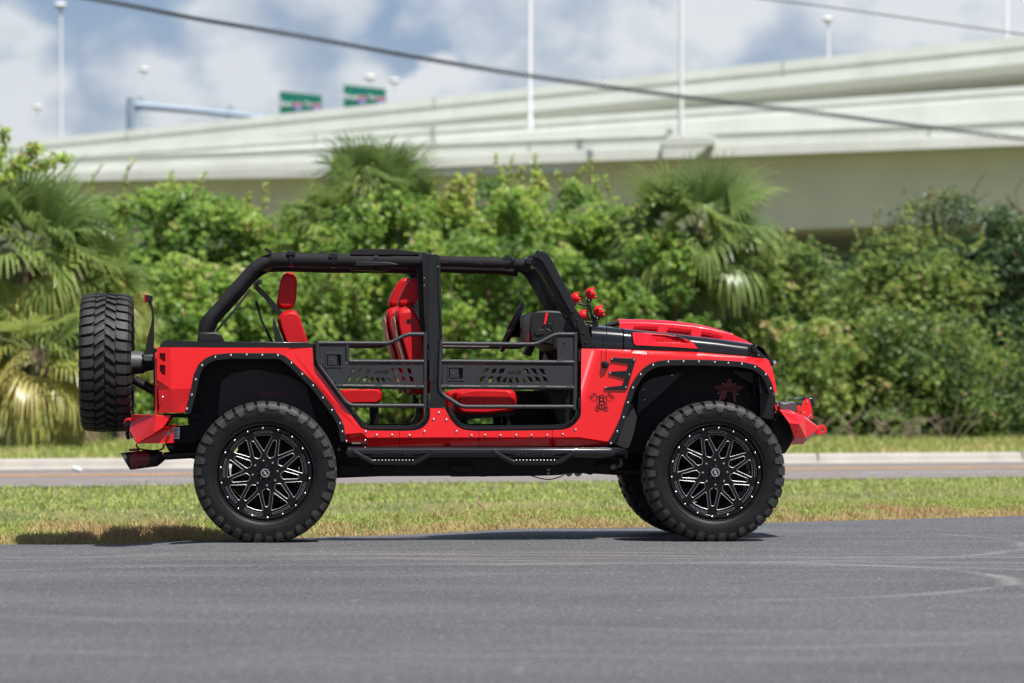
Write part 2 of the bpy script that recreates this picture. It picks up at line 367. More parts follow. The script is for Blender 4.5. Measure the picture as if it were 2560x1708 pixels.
# asphalt of the lot: aggregate, scuffs, curved tyre marks, dust lines
am = bpy.data.materials.new('sealed_asphalt'); am.use_nodes = True; t = am.node_tree; b = t.nodes['Principled BSDF']
def N(tp, **k):
    n = t.nodes.new(tp)
    for a, v in k.items(): setattr(n, a, v)
    return n
def math_(op, a, b_=None, c=None, clamp=False):
    n = N('ShaderNodeMath', operation=op); n.use_clamp = clamp
    for i, s in enumerate((a, b_, c)):
        if s is None: continue
        if isinstance(s, (int, float)): n.inputs[i].default_value = s
        else: t.links.new(s, n.inputs[i])
    return n.outputs[0]
tc = N('ShaderNodeTexCoord'); OBJ = tc.outputs['Object']
def noise_(scale, vec=None, detail=6, rough=.55):
    n = N('ShaderNodeTexNoise'); n.inputs['Scale'].default_value = scale; n.inputs['Detail'].default_value = detail; n.inputs['Roughness'].default_value = rough; t.links.new(vec or OBJ, n.inputs['Vector']); return n.outputs[0]
def mapping(loc_=(0, 0, 0), rot=(0, 0, 0), sc=(1, 1, 1)):
    n = N('ShaderNodeMapping'); n.inputs['Location'].default_value = loc_; n.inputs['Rotation'].default_value = rot; n.inputs['Scale'].default_value = sc; t.links.new(OBJ, n.inputs[0]); return n.outputs[0]
def ramp_(f, p0, p1):
    n = N('ShaderNodeMapRange'); n.inputs['From Min'].default_value = p0; n.inputs['From Max'].default_value = p1; t.links.new(f, n.inputs[0]); return n.outputs[0]
def mixc(f, a, b_):
    n = N('ShaderNodeMix', data_type='RGBA'); t.links.new(f, n.inputs[0])
    for s, v in ((6, a), (7, b_)):
        if isinstance(v, tuple): n.inputs[s].default_value = (*v, 1)
        else: t.links.new(v, n.inputs[s])
    return n.outputs[2]
base = mixc(ramp_(noise_(.7, mapping(sc=(.5, 1.3, 1)), 6), .35, .65), (.078, .079, .081), (.124, .124, .125))
base = mixc(math_('MULTIPLY', ramp_(noise_(5.5, mapping((4, 4, 0), (0, 0, 0), (.8, 1.2, 1)), 5, .7), .48, .66), .45), base, (.045, .047, .051))
base = mixc(math_('MULTIPLY', ramp_(noise_(9, mapping((7, 2, 0)), 5, .75), .56, .72), .5), base, (.15, .15, .155))
fine = noise_(170, None, 3, .7)
base = mixc(math_('MULTIPLY', ramp_(fine, .46, .60), .5), base, (.036, .038, .041))
base = mixc(math_('MULTIPLY', ramp_(noise_(60, mapping((1, 5, 0)), 3, .8), .47, .60), .75), base, (.028, .029, .031))
base = mixc(math_('MULTIPLY', ramp_(noise_(38, mapping((6, 1, 0)), 3, .8), .54, .66), .70), base, (.27, .27, .272))
base = mixc(math_('MULTIPLY', ramp_(noise_(13, mapping((2, 9, 0)), 4, .8), .62, .70), .75), base, (.30, .29, .28))
base = mixc(math_('MULTIPLY', ramp_(noise_(21, mapping((8, 3, 0)), 2, .6), .68, .73), .8), base, (.42, .41, .39))
base = mixc(math_('MULTIPLY', ramp_(noise_(17, mapping((5, 11, 0)), 3, .7), .63, .72), .6), base, (.022, .022, .024))
base = mixc(math_('MULTIPLY', ramp_(noise_(240, mapping((3, 1, 0)), 2, .7), .64, .74), .55), base, (.22, .22, .225))
strk = noise_(1.6, mapping((2, 5, 0), (0, 0, R(8)), (.30, 6.5, 1)), 5, .6)
base = mixc(math_('MULTIPLY', ramp_(strk, .60, .78), .20), base, (.145, .140, .142))
base = mixc(math_('MULTIPLY', ramp_(noise_(1.3, mapping((9, 3, 0), (0, 0, R(-6)), (.28, 6.0, 1)), 5, .6), .60, .76), .20), base, (.050, .051, .054))
base = mixc(math_('MULTIPLY', ramp_(noise_(.9, mapping((1, 8, 0), (0, 0, R(4)), (.5, 2.4, 1)), 6, .65), .58, .78), .40), base, (.17, .163, .158))
sx = N('ShaderNodeSeparateXYZ'); wob = N('ShaderNodeVectorMath', operation='ADD'); wn_ = N('ShaderNodeTexNoise'); wn_.inputs['Scale'].default_value = .35; t.links.new(OBJ, wn_.inputs['Vector']); t.links.new(OBJ, wob.inputs[0]); t.links.new(wn_.outputs[1], wob.inputs[1]); t.links.new(wob.outputs[0], sx.inputs[0])
def arc_mark(cx, cy, r, w, amp, a0, col, seed, x0=None, x1=None):
    dx = math_('SUBTRACT', sx.outputs[0], cx + .5); dy = math_('SUBTRACT', sx.outputs[1], cy + .5)
    d = math_('ABSOLUTE', math_('SUBTRACT', math_('SQRT', math_('ADD', math_('MULTIPLY', dx, dx), math_('MULTIPLY', dy, dy))), r))
    m = math_('SUBTRACT', 1.0, math_('DIVIDE', d, w), clamp=True)
    m = math_('MULTIPLY', m, ramp_(noise_(1.1, mapping((seed, seed * 2, 0), sc=(.8, 1.5, 1)), 5, .6), .36, .62)); m = math_('MULTIPLY', m, ramp_(noise_(40, mapping((seed, 0, 0)), 3), .3, .6)); m = math_('MULTIPLY', m, amp)
    if x0 is not None: m = math_('MULTIPLY', m, math_('GREATER_THAN', sx.outputs[0], x0 + .5))
    if x1 is not None: m = math_('MULTIPLY', m, math_('LESS_THAN', sx.outputs[0], x1 + .5))
    return mixc(m, a0, col)
light = (.27, .245, .225)
for (cx, cy, r, w, amp, x0, x1) in [(1.5, 9.9, 12.0, .07, .9, None, None), (-1.0, 2.9, 20.5, .07, .9, None, None), (2.0, -2.0, 23.9, .08, .7, None, None), (.2, 19.9, 2.38, .08, 1.0, 1.0, None), (.3, 24.8, 3.1, .08, .6, -.5, None),
                                     (-6, 6.0, 17.3, .07, .7, None, None), (-1.0, 29.5, 15.0, .05, .9, -.6, None), (0.6, 26.9, 12.9, .045, .8, None, None), (-3, 36.0, 15.8, .05, .5, None, None), (8, 40, 25.5, .05, .5, None, None), (-2.5, -10, 33.1, .10, .85, None, None), (3, -20, 42.6, .10, .7, None, None)]:
    base = arc_mark(cx, cy, r, w, amp, base, light, cx * 1.7 + r, x0, x1)
t.links.new(base, b.inputs['Base Color']); b.inputs['Roughness'].default_value = .62; b.inputs['Specular IOR Level'].default_value = .4
bp_ = N('ShaderNodeBump'); bp_.inputs['Strength'].default_value = .55; bp_.inputs['Distance'].default_value = .006; t.links.new(noise_(150, None, 3, .7), bp_.inputs['Height']); t.links.new(bp_.outputs[0], b.inputs['Normal'])
M['asphalt'] = am
ex = [-30] + list(np.linspace(-12, 13, 200)) + [40]
mb = MB(); top = [(x, lot_edge(x) + .018 * noise.noise((x * 2.3, 0, 0)) + .012 * noise.noise((x * 9, 3, 0)), 0.0) for x in ex]
top = [(x, y, lot_z(x, y)) for x, y, z in top]; n = len(top)
bv = [(x, y + .02, z - .022) for x, y, z in top]; bt = [(x, y + .03, z - .09) for x, y, z in top]
rows = []
for t_ in (-50, 5, 16, 21.9, 22.6, 23.2, 23.8, 24.4): rows.append([(x, t_ if y > 25 else t_ + (y - 25.4), 0.0) for x, y, z in top])
for t_ in (.05, .15, .25, .35, .45, .55, .65, .75, .85, .93, 1.0): rows.append([(x, (24.4 if y > 25 else y - 1.0) * (1 - t_) + y * t_, 0.0) for x, y, z in top])
rows = [[(x, y, lot_z(x, y)) for x, y, z in r_] for r_ in rows] + [bv, bt]
mb.add([p for r_ in rows for p in r_], [(r_ * n + i, r_ * n + i + 1, (r_ + 1) * n + i + 1, (r_ + 1) * n + i) for r_ in range(len(rows) - 1) for i in range(n - 1)])
tag(mb.build('parking_lot', 'asphalt', smooth=40, weld=True), kind='structure')

# road, lines, kerb
mb = MB(); X0, X1 = -160, 160
mb.add([(X0, road_near(X0), .0), (X1, road_near(X1), .0), (X1, road_far(X1) - .0, .0), (X0, road_far(X0) - .0, .0)], [(0, 1, 2, 3)]); tag(mb.build('road', 'roadmat'), kind='structure')
def stripe(name, p, q_, w, m):
    d = (Vector(q_) - Vector(p)).normalized(); n_ = Vector((-d.y, d.x)) * w / 2; mb = MB()
    P = [Vector(p) - n_, Vector(q_) - n_, Vector(q_) + n_, Vector(p) + n_]; mb.add([(v_.x, v_.y, .005) for v_ in P], [(0, 1, 2, 3)]); tag(mb.build(name, m), kind='structure')
def rl(x, f): return (x, road_near(x) + f)
stripe('road_centre_line', rl(-60, 5.30), rl(60, 5.70), .26, 'yellow'); stripe('road_centre_line', rl(-60, 5.85), rl(60, 6.25), .20, 'yellow')
for k in range(-8, 9): 
    x = k * 4.4; stripe('road_lane_line', rl(x - .1, 2.75), rl(x + 1.9, 2.75), .14, 'whiteline')
mb = MB(); d = Vector((1, RS)).normalized(); nn = Vector((-d.y, d.x))
prof_k = [(-.42, .006), (-.02, .018), (0, .03), (.02, .11), (.05, .135), (.18, .14), (1.2, .128), (1.25, .05)]
for x in (X0, X1):
    for a, z in prof_k: mb.v.append((x + nn.x * a, road_far(x) + nn.y * a, z))
jn = np.arange(-14, 16, 3.05); k = len(prof_k); mb.f = [[i, i + 1, k + i + 1, k + i] for i in range(k - 1)]; mb.m = [0] * (k - 1)
for x in jn: mb.box((x + nn.x * .09, road_far(x) + nn.y * .09, .072), (.014, .22, .142), Matrix.Rotation(math.atan(RS), 3, 'Z'), 1)
tag(mb.build('kerb', ['kerb', 'stain'], smooth=20), kind='structure')

# ------------------------------------------------------------------ blade and leaf clouds (numpy)
def cloud_obj(name, V, Fc, tint, m, parent=None, smooth=False):
    me = bpy.data.meshes.new(name); me.vertices.add(len(V)); me.vertices.foreach_set('co', np.ascontiguousarray(V, np.float32).ravel())
    nf, k = Fc.shape; me.loops.add(nf * k); me.polygons.add(nf)
    me.loops.foreach_set('vertex_index', np.ascontiguousarray(Fc, np.int32).ravel()); me.polygons.foreach_set('loop_start', np.arange(0, nf * k, k, dtype=np.int32))
    at = me.attributes.new('tint', 'FLOAT', 'POINT'); at.data.foreach_set('value', np.ascontiguousarray(tint, np.float32))
    me.materials.append(m); me.update(calc_edges=True); me.validate()
    if smooth: me.polygons.foreach_set('use_smooth', [True] * nf)
    o = bpy.data.objects.new(name, me); COL.objects.link(o)
    if parent: o.parent = parent
    return o
def unit(a): return a / np.maximum(np.linalg.norm(a, axis=1, keepdims=True), 1e-9)
grass_m = leafmat('grass_blade', [(0, (.42, .285, .14)), (.18, (.47, .36, .165)), (.34, (.36, .35, .115)), (.6, (.235, .325, .065)), (1, (.35, .41, .10))], .25, .6)
def blades(P, h, w, lean, tint):
    n = len(P); az = rng.uniform(0, 2 * np.pi, n); fa = rng.uniform(0, np.pi, n)
    d = np.stack([np.cos(az) * lean, np.sin(az) * lean, np.ones(n)], 1); sidev = np.stack([np.cos(fa), np.sin(fa), np.zeros(n)], 1) * (w / 2)[:, None]
    mid = P + d * (h * .55)[:, None]; d2 = d.copy(); d2[:, :2] *= 2.6; tip = mid + unit(d2) * (h * .5)[:, None]
    V = np.stack([P - sidev, P + sidev, mid + sidev * .75, mid - sidev * .75, tip], 1).reshape(-1, 3)
    b_ = np.arange(n)[:, None] * 5
    Q = np.concatenate([b_ + np.array([[0, 1, 2]]), b_ + np.array([[0, 2, 3]]), b_ + np.array([[3, 2, 4]])], 0)
    return V, Q, np.repeat(tint, 5)
gz = np.vectorize(ground_z); le = np.vectorize(lot_edge); rn = np.vectorize(road_near)
def vnoise(x, y, s, sd): return np.array([noise.noise((a * s + sd, b_ * s, 0.0)) for a, b_ in zip(x, y)])
def grass_patch(n, xr, fe, hr, wr, name_part=None):
    x = rng.uniform(*xr, n); e = fe(n); y = le(x) + e; ok = y < rn(x) - .05 + .15 * rng.normal(size=n); x, y, e = x[ok], y[ok], e[ok]; n = len(x)
    pn = vnoise(x, y, .9, 3.0); pn2 = vnoise(x, y, 2.6, 9.0)
    dry = np.clip(1.25 - e / (1.3 + .7 * pn2), 0, 1) * 1.05 + np.clip(pn * 1.5 + pn2 * .8 + .05, 0, .7) * np.clip(1.5 - e / 5, .35, 1)
    tint = np.clip(.76 - dry * .62 + rng.normal(0, .17, n), 0, 1)
    h = rng.uniform(*hr, n) * np.clip(.45 + e / .8, .45, 1.0) * (1 + .7 * pn2 + .4 * pn); w = rng.uniform(*wr, n)
    return np.stack([x, y, gz(x, y) - .006], 1), h, w, rng.uniform(.15, .75, n), tint
parts = [grass_patch(120000, (-4.6, 5.8), lambda n: rng.beta(1, 1.6, n) * 4.2, (.026, .066), (.004, .0075)),
         grass_patch(70000, (-7, 8.5), lambda n: rng.uniform(2.5, 19, n), (.022, .052), (.009, .017)),
         grass_patch(2600, (-5, 6.5), lambda n: rng.uniform(.3, 9, n), (.07, .14), (.004, .007))]
Vs, Fs, Ts = [], [], []; o_ = 0
for p in parts:
    V, Q, T = blades(*p); Vs.append(V); Fs.append(Q + o_); Ts.append(T); o_ += len(V)
tag(cloud_obj('grass', np.concatenate(Vs), np.concatenate(Fs), np.concatenate(Ts), grass_m), 'short green and straw coloured grass between the asphalt lot and the road', 'grass', kind='stuff')
# grass of the verge beyond the kerb
n = 60000; x = rng.uniform(-11, 12, n); f = rng.beta(1, 1.3, n) * 7.5 + .2; y = np.vectorize(road_far)(x) + f
pn = vnoise(x, y, .8, 5.0); tint = np.clip(.62 - np.clip(pn * .6 + .15, 0, .5) * .8 + rng.normal(0, .16, n), 0, 1)
V, Q, T = blades(np.stack([x, y, np.maximum(gz(x, y) - .01, .125)], 1), rng.uniform(.05, .13, n) * (1 + .09 * f), rng.uniform(.012, .024, n), rng.uniform(.1, .6, n), tint)
tag(cloud_obj('grass', V, Q, T, grass_m), 'taller grass verge between the pale kerb and the bushes', 'grass', kind='stuff')
for (px, py, y, lab) in ((1497, 1240, 34.0, 'clear crumpled plastic bottle lying in the grass before the front wheel'), (191, 1181, 47.4, 'small white scrap of paper lying on the far road behind the spare tyre'), (1221, 1265, 32.2, 'pale bent dry stalk standing in the grass under the car')):
    x = (px - 1280) / F * y; z = max(ground_z(x, y), .0 if y > 45 else -9); mb = MB()
    if 'stalk' in lab: mb.tube([(x + .03, y, z), (x, y, z + .12), (x - .07, y, z + .20), (x - .11, y, z + .24)], [.006, .006, .012, .003], 6); tag(mb.build('dry_stalk', 'tan'), lab, 'stalk')
    else:
        mb.tube([(x - .05, y, z + .06), (x + .0, y - .01, z + .045), (x + .05, y - .02, z + .03), (x + .07, y - .02, z + .025)], [.02, .032, .028, .01], 8); tag(mb.build('plastic_bottle' if 'bottle' in lab else 'paper_scrap', 'pole'), lab, 'litter')

# ------------------------------------------------------------------ overpass
def deck(name, YL, YR, sections, lab, m=('concrete', 'girder', 'stain'), joints=()):
    """sections: list of (py at column 0, py at column 2560, depth offset, material) around the profile, near face downwards, then the underside"""
    t = empty(name, (0, YR, 0)); mbs = {}
    def at(px, s):
        k = px / 2560.0; xl = (0 - 1280) / F * YL; xr = (2560 - 1280) / F * YR; x = xl + (xr - xl) * k; y = YL + (YR - YL) * k
        zl = HC - (s[0] - HY) / F * YL; zr = HC - (s[1] - HY) / F * YR
        return (x, y + s[2] - YR, zl + (zr - zl) * k)
    K_ = [-1.6, 2.6]
    for part, mt, prof_ in sections:
        mb = MB(); A = [at(2560 * K_[0], s) for s in prof_]; B = [at(2560 * K_[1], s) for s in prof_]; mb.prism(A, B); o = mb.build(part, mt, t, smooth=0)
    mb = MB()
    for jx in joints:
        s0, s1 = sections[0][2][0], sections[0][2][1]
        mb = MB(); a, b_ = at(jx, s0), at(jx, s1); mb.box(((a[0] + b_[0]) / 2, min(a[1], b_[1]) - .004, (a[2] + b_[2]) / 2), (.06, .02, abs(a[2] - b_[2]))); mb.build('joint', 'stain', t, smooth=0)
    mb = MB()
    for px in (-1500, 360, 3400):
        mb = MB(); s = sections[-1][2]; a = at(px, s[len(s) // 2]); mb.box((a[0], a[1] + 3.0, a[2] / 2 + .2), (2.2, 2.2, a[2] + .4)); mb.build('pier', 'girder', t, smooth=0, bevel=.1)
    return tag(t, lab, 'bridge')
# upper ramp
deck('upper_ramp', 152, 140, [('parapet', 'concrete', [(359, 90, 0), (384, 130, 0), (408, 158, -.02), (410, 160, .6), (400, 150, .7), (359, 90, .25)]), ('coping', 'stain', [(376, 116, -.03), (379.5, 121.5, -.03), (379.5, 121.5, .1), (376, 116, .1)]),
     ('girder', 'girder', [(408, 158, .6), (416, 174, 2.2), (422, 182, 4.0), (422, 182, 9.0), (404, 150, 11.0), (404, 150, .6)])], 'uppermost pale concrete highway ramp rising to the right behind the others', joints=(340, 1137, 1994))
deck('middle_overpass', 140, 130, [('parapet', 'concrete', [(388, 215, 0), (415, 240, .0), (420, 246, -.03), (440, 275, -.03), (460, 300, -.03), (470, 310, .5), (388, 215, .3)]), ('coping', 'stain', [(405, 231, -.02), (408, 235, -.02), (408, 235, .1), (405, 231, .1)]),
     ('girder', 'girder', [(450, 300, .9), (500, 350, 1.2), (500, 350, 9), (450, 300, 10)])], 'middle concrete overpass between the upper ramp and the lowest bridge', joints=(830, 1740))
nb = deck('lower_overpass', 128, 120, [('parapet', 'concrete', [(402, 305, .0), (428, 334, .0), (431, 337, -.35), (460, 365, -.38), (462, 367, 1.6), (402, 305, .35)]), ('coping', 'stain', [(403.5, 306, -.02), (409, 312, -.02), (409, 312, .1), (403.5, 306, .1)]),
     ('girder', 'girder', [(455, 360, 1.55), (560, 470, 1.75), (641, 546, 2.0), (641, 548, 27), (455, 362, 28)])], 'lowest and nearest concrete overpass with a deep beige girder above the bushes', joints=(185, 1365, 2336))
# deeper fascia with a notch at the left of the lamp bracket
mb = MB()
def nbp(px, py, dy): 
    k = px / 2560; y = 128 + (120 - 128) * k + dy; p = W(px, py, y); return (p[0], p[1] - 120, p[2])
A = [nbp(-1500, 480, -.36), nbp(1432, 432, -.36), nbp(1466, 405.5, -.36), nbp(1466, 403, -.36), nbp(-1500, 470, -.36)]
mb.prism(A, [(p[0], p[1] + .5, p[2]) for p in A]); mb.build('fascia_drop', 'concrete', nb, smooth=0)
mb = MB()
A = [nbp(1655, 356, -1.0), nbp(1672, 339, -1.0), nbp(1784, 340, -1.0), nbp(1792, 352, -1.0), nbp(1788, 365, -1.0), nbp(1655, 369, -1.0)]; mb.prism(A, [(p[0], p[1] + 1.1, p[2]) for p in A]); mb.build('lamp_bracket', 'concrete', nb, smooth=0, bevel=.05); mb = MB()
A = [nbp(1656, 369.5, -1.004), nbp(1770, 366.5, -1.004), nbp(1738, 394, -1.004), nbp(1656, 396, -1.004)]; mb.prism(A, [(p[0], p[1] + .9, p[2]) for p in A]); mb.build('lamp_bracket', 'concrete', nb, smooth=0); mb = MB()
A = [nbp(1600, 340, -.1), nbp(1617, 340, -.1), nbp(1617, 355, -.1), nbp(1600, 355, -.1)]; mb.prism(A, [(p[0], p[1] + .3, p[2]) for p in A]); mb.build('junction_box', 'stain', nb, smooth=0); mb = MB()
A = [nbp(1667, 322, -.2), nbp(1682, 322, -.2), nbp(1682, 340, -.2), nbp(1667, 340, -.2)]; mb.prism(A, [(p[0], p[1] + .3, p[2]) for p in A]); mb.build('junction_box', 'stain', nb, smooth=0); mb = MB()
A = [nbp(1337, 383, -.5), nbp(1343, 383, -.5), nbp(1343, 430, -.5), nbp(1337, 430, -.5)]; mb.prism(A, [(p[0], p[1] + .2, p[2]) for p in A]); mb.build('downpipe', 'stain', nb, smooth=0)

def lamp(px, Y, ytop, ybase, w, lab, head=True, headw=30, zb=None):
    b_ = W(px, ybase, Y); t_ = W(px, ytop, Y); o = empty('street_lamp', (b_[0], b_[1], zb if zb is not None else b_[2])); z0 = o.location.z
    r = .74 * w / F * Y / 2
    mb = MB(); mb.tube([(0, 0, 0), (0, 0, b_[2] - z0 + .4), (0, 0, b_[2] - z0 + .6), (0, 0, t_[2] - z0)], [r * 1.5, r * 1.4, r, r * .8], 14); mb.build('pole', 'pole', o)
    if head:
        hw = headw / F * Y / 2; mb = MB(); mb.ball((-.1 * hw, 0, t_[2] - z0 + hw * .25), (hw, hw, hw * .52), 0, 16, 8); mb.lathe([(0, -hw * .16), (hw * .8, -hw * .14), (hw * .9, 0)], (-.1 * hw, 0, t_[2] - z0 + hw * .12), 'z', 16); mb.build('lamp_head', 'pole', o)
    return tag(o, lab, 'street lamp', 'lamps along the overpasses')
lamp(152, 230, 18, 360, 11, 'tall white street lamp at the far left with its head touching the top', True, 34, 0)
lamp(1325, 131, -520, 322, 14, 'tall white lamp pole cut off by the top, on the overpass above the front seats', True, 40)
lamp(1703, 119.2, -480, 340, 15, 'white lamp pole on a concrete bracket of the lowest overpass', True, 40)
lamp(2070, 158, 52, 160, 11, 'short white street lamp with visible head above the upper ramp at the right', True, 29)
lamp(2517, 150, -400, 120, 11, 'white lamp pole on the upper ramp at the far right edge', True, 36)
lamp(361, 330, 178, 420, 3, 'small distant lamp head above the blue mast arm', True, 27, 0)
lamp(95, 360, 271, 420, 3, 'faint distant lamp head low in the sky at the far left', True, 25, 0)
lamp(926, 320, 198, 420, 3, 'distant lamp head above the right green sign, the left of a close pair', True, 30, 0)
lamp(987, 320, 206, 420, 3, 'distant lamp head beside the right green sign, the right of a close pair', True, 28, 0)

# blue-grey mast arm
g = empty('mast_arm', W(331, 400, 225)[:2] + (0,)); gx, gy = g.location.x, g.location.y
def gl(px, py, dy=0): p = W(px, py, 225 + dy); return (p[0] - gx, p[1] - gy, p[2])
mb = MB(); r = 11 / F * 225; p0 = gl(328, 245); mb.tube([(p0[0], 0, 0), p0], [r * 1.15, r], 20); mb.build('post', 'gantry', g)
mb = MB(); mb.tube([gl(338, 263), gl(480, 276), gl(640, 292), gl(760, 304)], [9.5 / F * 225, 8 / F * 225, 6 / F * 225, 4 / F * 225], 16); mb.build('arm', 'gantry', g)
mb = MB()
for px, py in ((345, 262), (570, 284)):
    mb = MB(); c = gl(px, py); mb.tube([(c[0], c[1] - .05, c[2] - .45), (c[0] - .05, c[1] - .05, c[2] + .1), (c[0] + .15, c[1] - .05, c[2] + .5), (c[0] + .32, c[1], c[2] + .2)], .06, 8); mb.build('bracket', 'gantry', g)
tag(g, 'blue-grey steel mast arm on a thick post behind the upper ramp', 'mast arm')

# green direction signs
def shield(mbw, mbb, mbr, c, s):
    P = [(-.42, .5), (-.2, .56), (0, .5), (.2, .56), (.42, .5), (.5, .1), (.4, -.25), (0, -.56), (-.4, -.25), (-.5, .1)]
    for mb_, sc, dy, sel in ((mbw, 1.12, 0, None), (mbb, 1.0, -.03, None)): 
        A = [(c[0] + a * s * sc, c[1] + dy, c[2] + b_ * s * sc) for a, b_ in P]; mb_.prism(A, [(p[0], p[1] + .02, p[2]) for p in A])
    A = [(c[0] + a * s, c[1] - .045, c[2] + b_ * s) for a, b_ in ((-.44, .5), (-.2, .56), (0, .5), (.2, .56), (.44, .5), (.47, .22), (-.47, .22))]; mbr.prism(A, [(p[0], p[1] + .012, p[2]) for p in A])
for x0, y0, x1, y1, word, sh_, lab in ((697, 232, 807, 285, 'EAST', (.42, .85), 'green highway sign reading East, the left and lower of the two above the ramp'), (857, 216, 966, 268, 'WEST', (.42, .85), 'green highway sign reading West, the right and higher of the two above the ramp')):
    Y = 205; c = W((x0 + x1) / 2, (y0 + y1) / 2, Y); w = (x1 - x0) / F * Y; h = (y1 - y0) / F * Y
    o = empty('road_sign', (c[0], c[1], 0)); mb = MB(); hh = h + .5
    P = fillet([(-w / 2, c[2] + h / 2 + .12), (w / 2, c[2] + h / 2 - .12), (w / 2, c[2] - hh / 2 - .5), (-w / 2, c[2] - hh / 2 - .3)], .12, 4, closed=True); mb.sheet([(a, 0, b_) for a, b_ in P], .06); mb.build('sign_panel', 'sign', o)
    mb = MB(); cx_, cz_ = 0, c[2]; I = [(a * .965, cz_ + (b_ - cz_) * .93) for a, b_ in P]; Q_ = [(a * .985, cz_ + (b_ - cz_) * .965) for a, b_ in P]; mb.sheet([(a, -.012, b_) for a, b_ in Q_], .01, holes=[[(a, -.012, b_) for a, b_ in I]]); mb.build('sign_border', 'signw', o)
    textmesh('sign_lettering', word.capitalize(), .40, (-w * .33, -.03, c[2] - .02), 'signw', o, extrude=.01, offset=.004); textmesh('sign_lettering', 'To', .36, (w * .165, -.03, c[2] - .05), 'signw', o, extrude=.01, offset=.004)
    for xx, zz in ((-w * .065, -.22), (w * .36, -.26)):
        a_, b2, r2 = MB(), MB(), MB(); shield(a_, b2, r2, (xx, -.05, c[2] + zz), .40)
        for k in (-1, 1): b2.box((xx + k * .055, -.10, c[2] + zz - .06), (.045, .01, .17), None, 1)
        s_ = a_.build('route_shield', 'signw', o); b2.build('shield_field', ['signb', 'signw'], s_); r2.build('shield_band', 'signr', s_)
    mb = MB()
    for k in (-.35, .35): mb.tube([(w * k, .12, 0), (w * k, .12, c[2] + h * .4)], .09, 8)
    mb.build('sign_post', 'gantry', o); tag(o, lab, 'road sign', 'green highway signs')

# overhead cables
def cable(name, pts, Y0, Y1, ws, lab):
    o = empty(name, (0, 0, 0)); P = [(a, b_) for a, b_ in pts]; n = len(P)
    for k, (off, w) in enumerate(ws):
        mb = MB(); path = []
        for i, (px, py) in enumerate(P):
            Y = Y0 + (Y1 - Y0) * (px - P[0][0]) / (P[-1][0] - P[0][0]); wv = .5 * math.sin(px * .011 + k * 2.1); path.append(W(px, py + off + wv * (2.2 if k else .6), Y))
        mb.tube(smooth_path(path, 5), w / F * (Y0 + Y1) / 4, 8); mb.build('wire', 'cable', o, smooth=60)
    return tag(o, lab, 'cable')
def smooth_path(P, n=6):
    P = [Vector(p) for p in P]; out = []
    for i in range(len(P) - 1):
        p0, p1, p2, p3 = P[max(i - 1, 0)], P[i], P[i + 1], P[min(i + 2, len(P) - 1)]
        for j in range(n):
            t = j / n; out.append(0.5 * ((2 * p1) + (p2 - p0) * t + (2 * p0 - 5 * p1 + 4 * p2 - p3) * t * t + (3 * p1 - p0 - 3 * p2 + p3) * t ** 3))
    out.append(P[-1]); return out
main = [(-900, -190), (-200, -74), (240, -2), (500, 48), (762, 92), (1030, 141), (1307, 187), (1550, 221), (1797, 253), (2000, 277), (2179, 300), (2380, 325), (2560, 347), (3200, 420)]
cable('overhead_cable', main, 52, 86, [(0, 4.4), (-4.5, 2.6), (3.6, 2.2), (7, 1.4)], 'thick bundled black overhead cable sagging right across the sky')
cable('overhead_wire', [(1500, -52), (1917, -2), (2100, 22), (2300, 50), (2560, 86), (3000, 140)], 78, 86, [(0, 3.6)], 'single thin overhead wire across the top right corner')

# ------------------------------------------------------------------ bushes
def leaves(Pc, axis, size, width, nl, spread, tint_c, tjit=.12):
    """rosettes: nl leaves around axis at each point"""
    n = len(Pc); axis = unit(axis); ref = np.tile(np.array([[0.3, 0.5, 0.81]]), (n, 1)) + rng.normal(0, .3, (n, 3)); e1 = unit(np.cross(axis, ref)); e2 = np.cross(axis, e1)
    V, T = [], []
    ph = rng.uniform(0, 2 * np.pi, n)
    for k in range(nl):
        a = ph + 2 * np.pi * k / nl + rng.normal(0, .3, n); sp = spread * rng.uniform(.55, 1.25, n)
        d = unit(axis * np.cos(sp)[:, None] + (e1 * np.cos(a)[:, None] + e2 * np.sin(a)[:, None]) * np.sin(sp)[:, None])
        sd_ = unit(np.cross(d, axis + rng.normal(0, .25, (n, 3)))); L_ = size * rng.uniform(.7, 1.3, n); w_ = width * rng.uniform(.75, 1.25, n)
        up = np.cross(sd_, d); m_ = Pc + d * (L_ * .5)[:, None] + up * (L_ * .06)[:, None]
        tip = Pc + d * L_[:, None]; tip[:, 2] -= L_ * .12
        V.append(np.stack([Pc, m_ + sd_ * (w_ / 2)[:, None], tip, m_ - sd_ * (w_ / 2)[:, None]], 1)); T.append(np.clip(tint_c + rng.normal(0, tjit, n), 0, 1))
    V = np.concatenate(V).reshape(-1, 3); T = np.repeat(np.concatenate(T), 4); Q = np.arange(len(V)).reshape(-1, 4)
    return V, Q, T
leaf_a = leafmat('bush_leaf', [(0, (.058, .135, .034)), (.30, (.130, .252, .053)), (.55, (.210, .355, .066)), (.78, (.325, .465, .085)), (.93, (.43, .53, .115)), (1, (.40, .32, .16))], .48, .42)
leaf_b = leafmat('vine_leaf', [(0, (.050, .100, .030)), (.3, (.125, .205, .045)), (.6, (.225, .325, .070)), (.85, (.36, .43, .11)), (1, (.48, .36, .18))], .46, .45)
leaf_c = leafmat('dark_leaf', [(0, (.020, .050, .020)), (.4, (.045, .095, .030)), (.75, (.095, .155, .045)), (.95, (.20, .25, .08)), (1, (.30, .20, .07))], .3, .38)
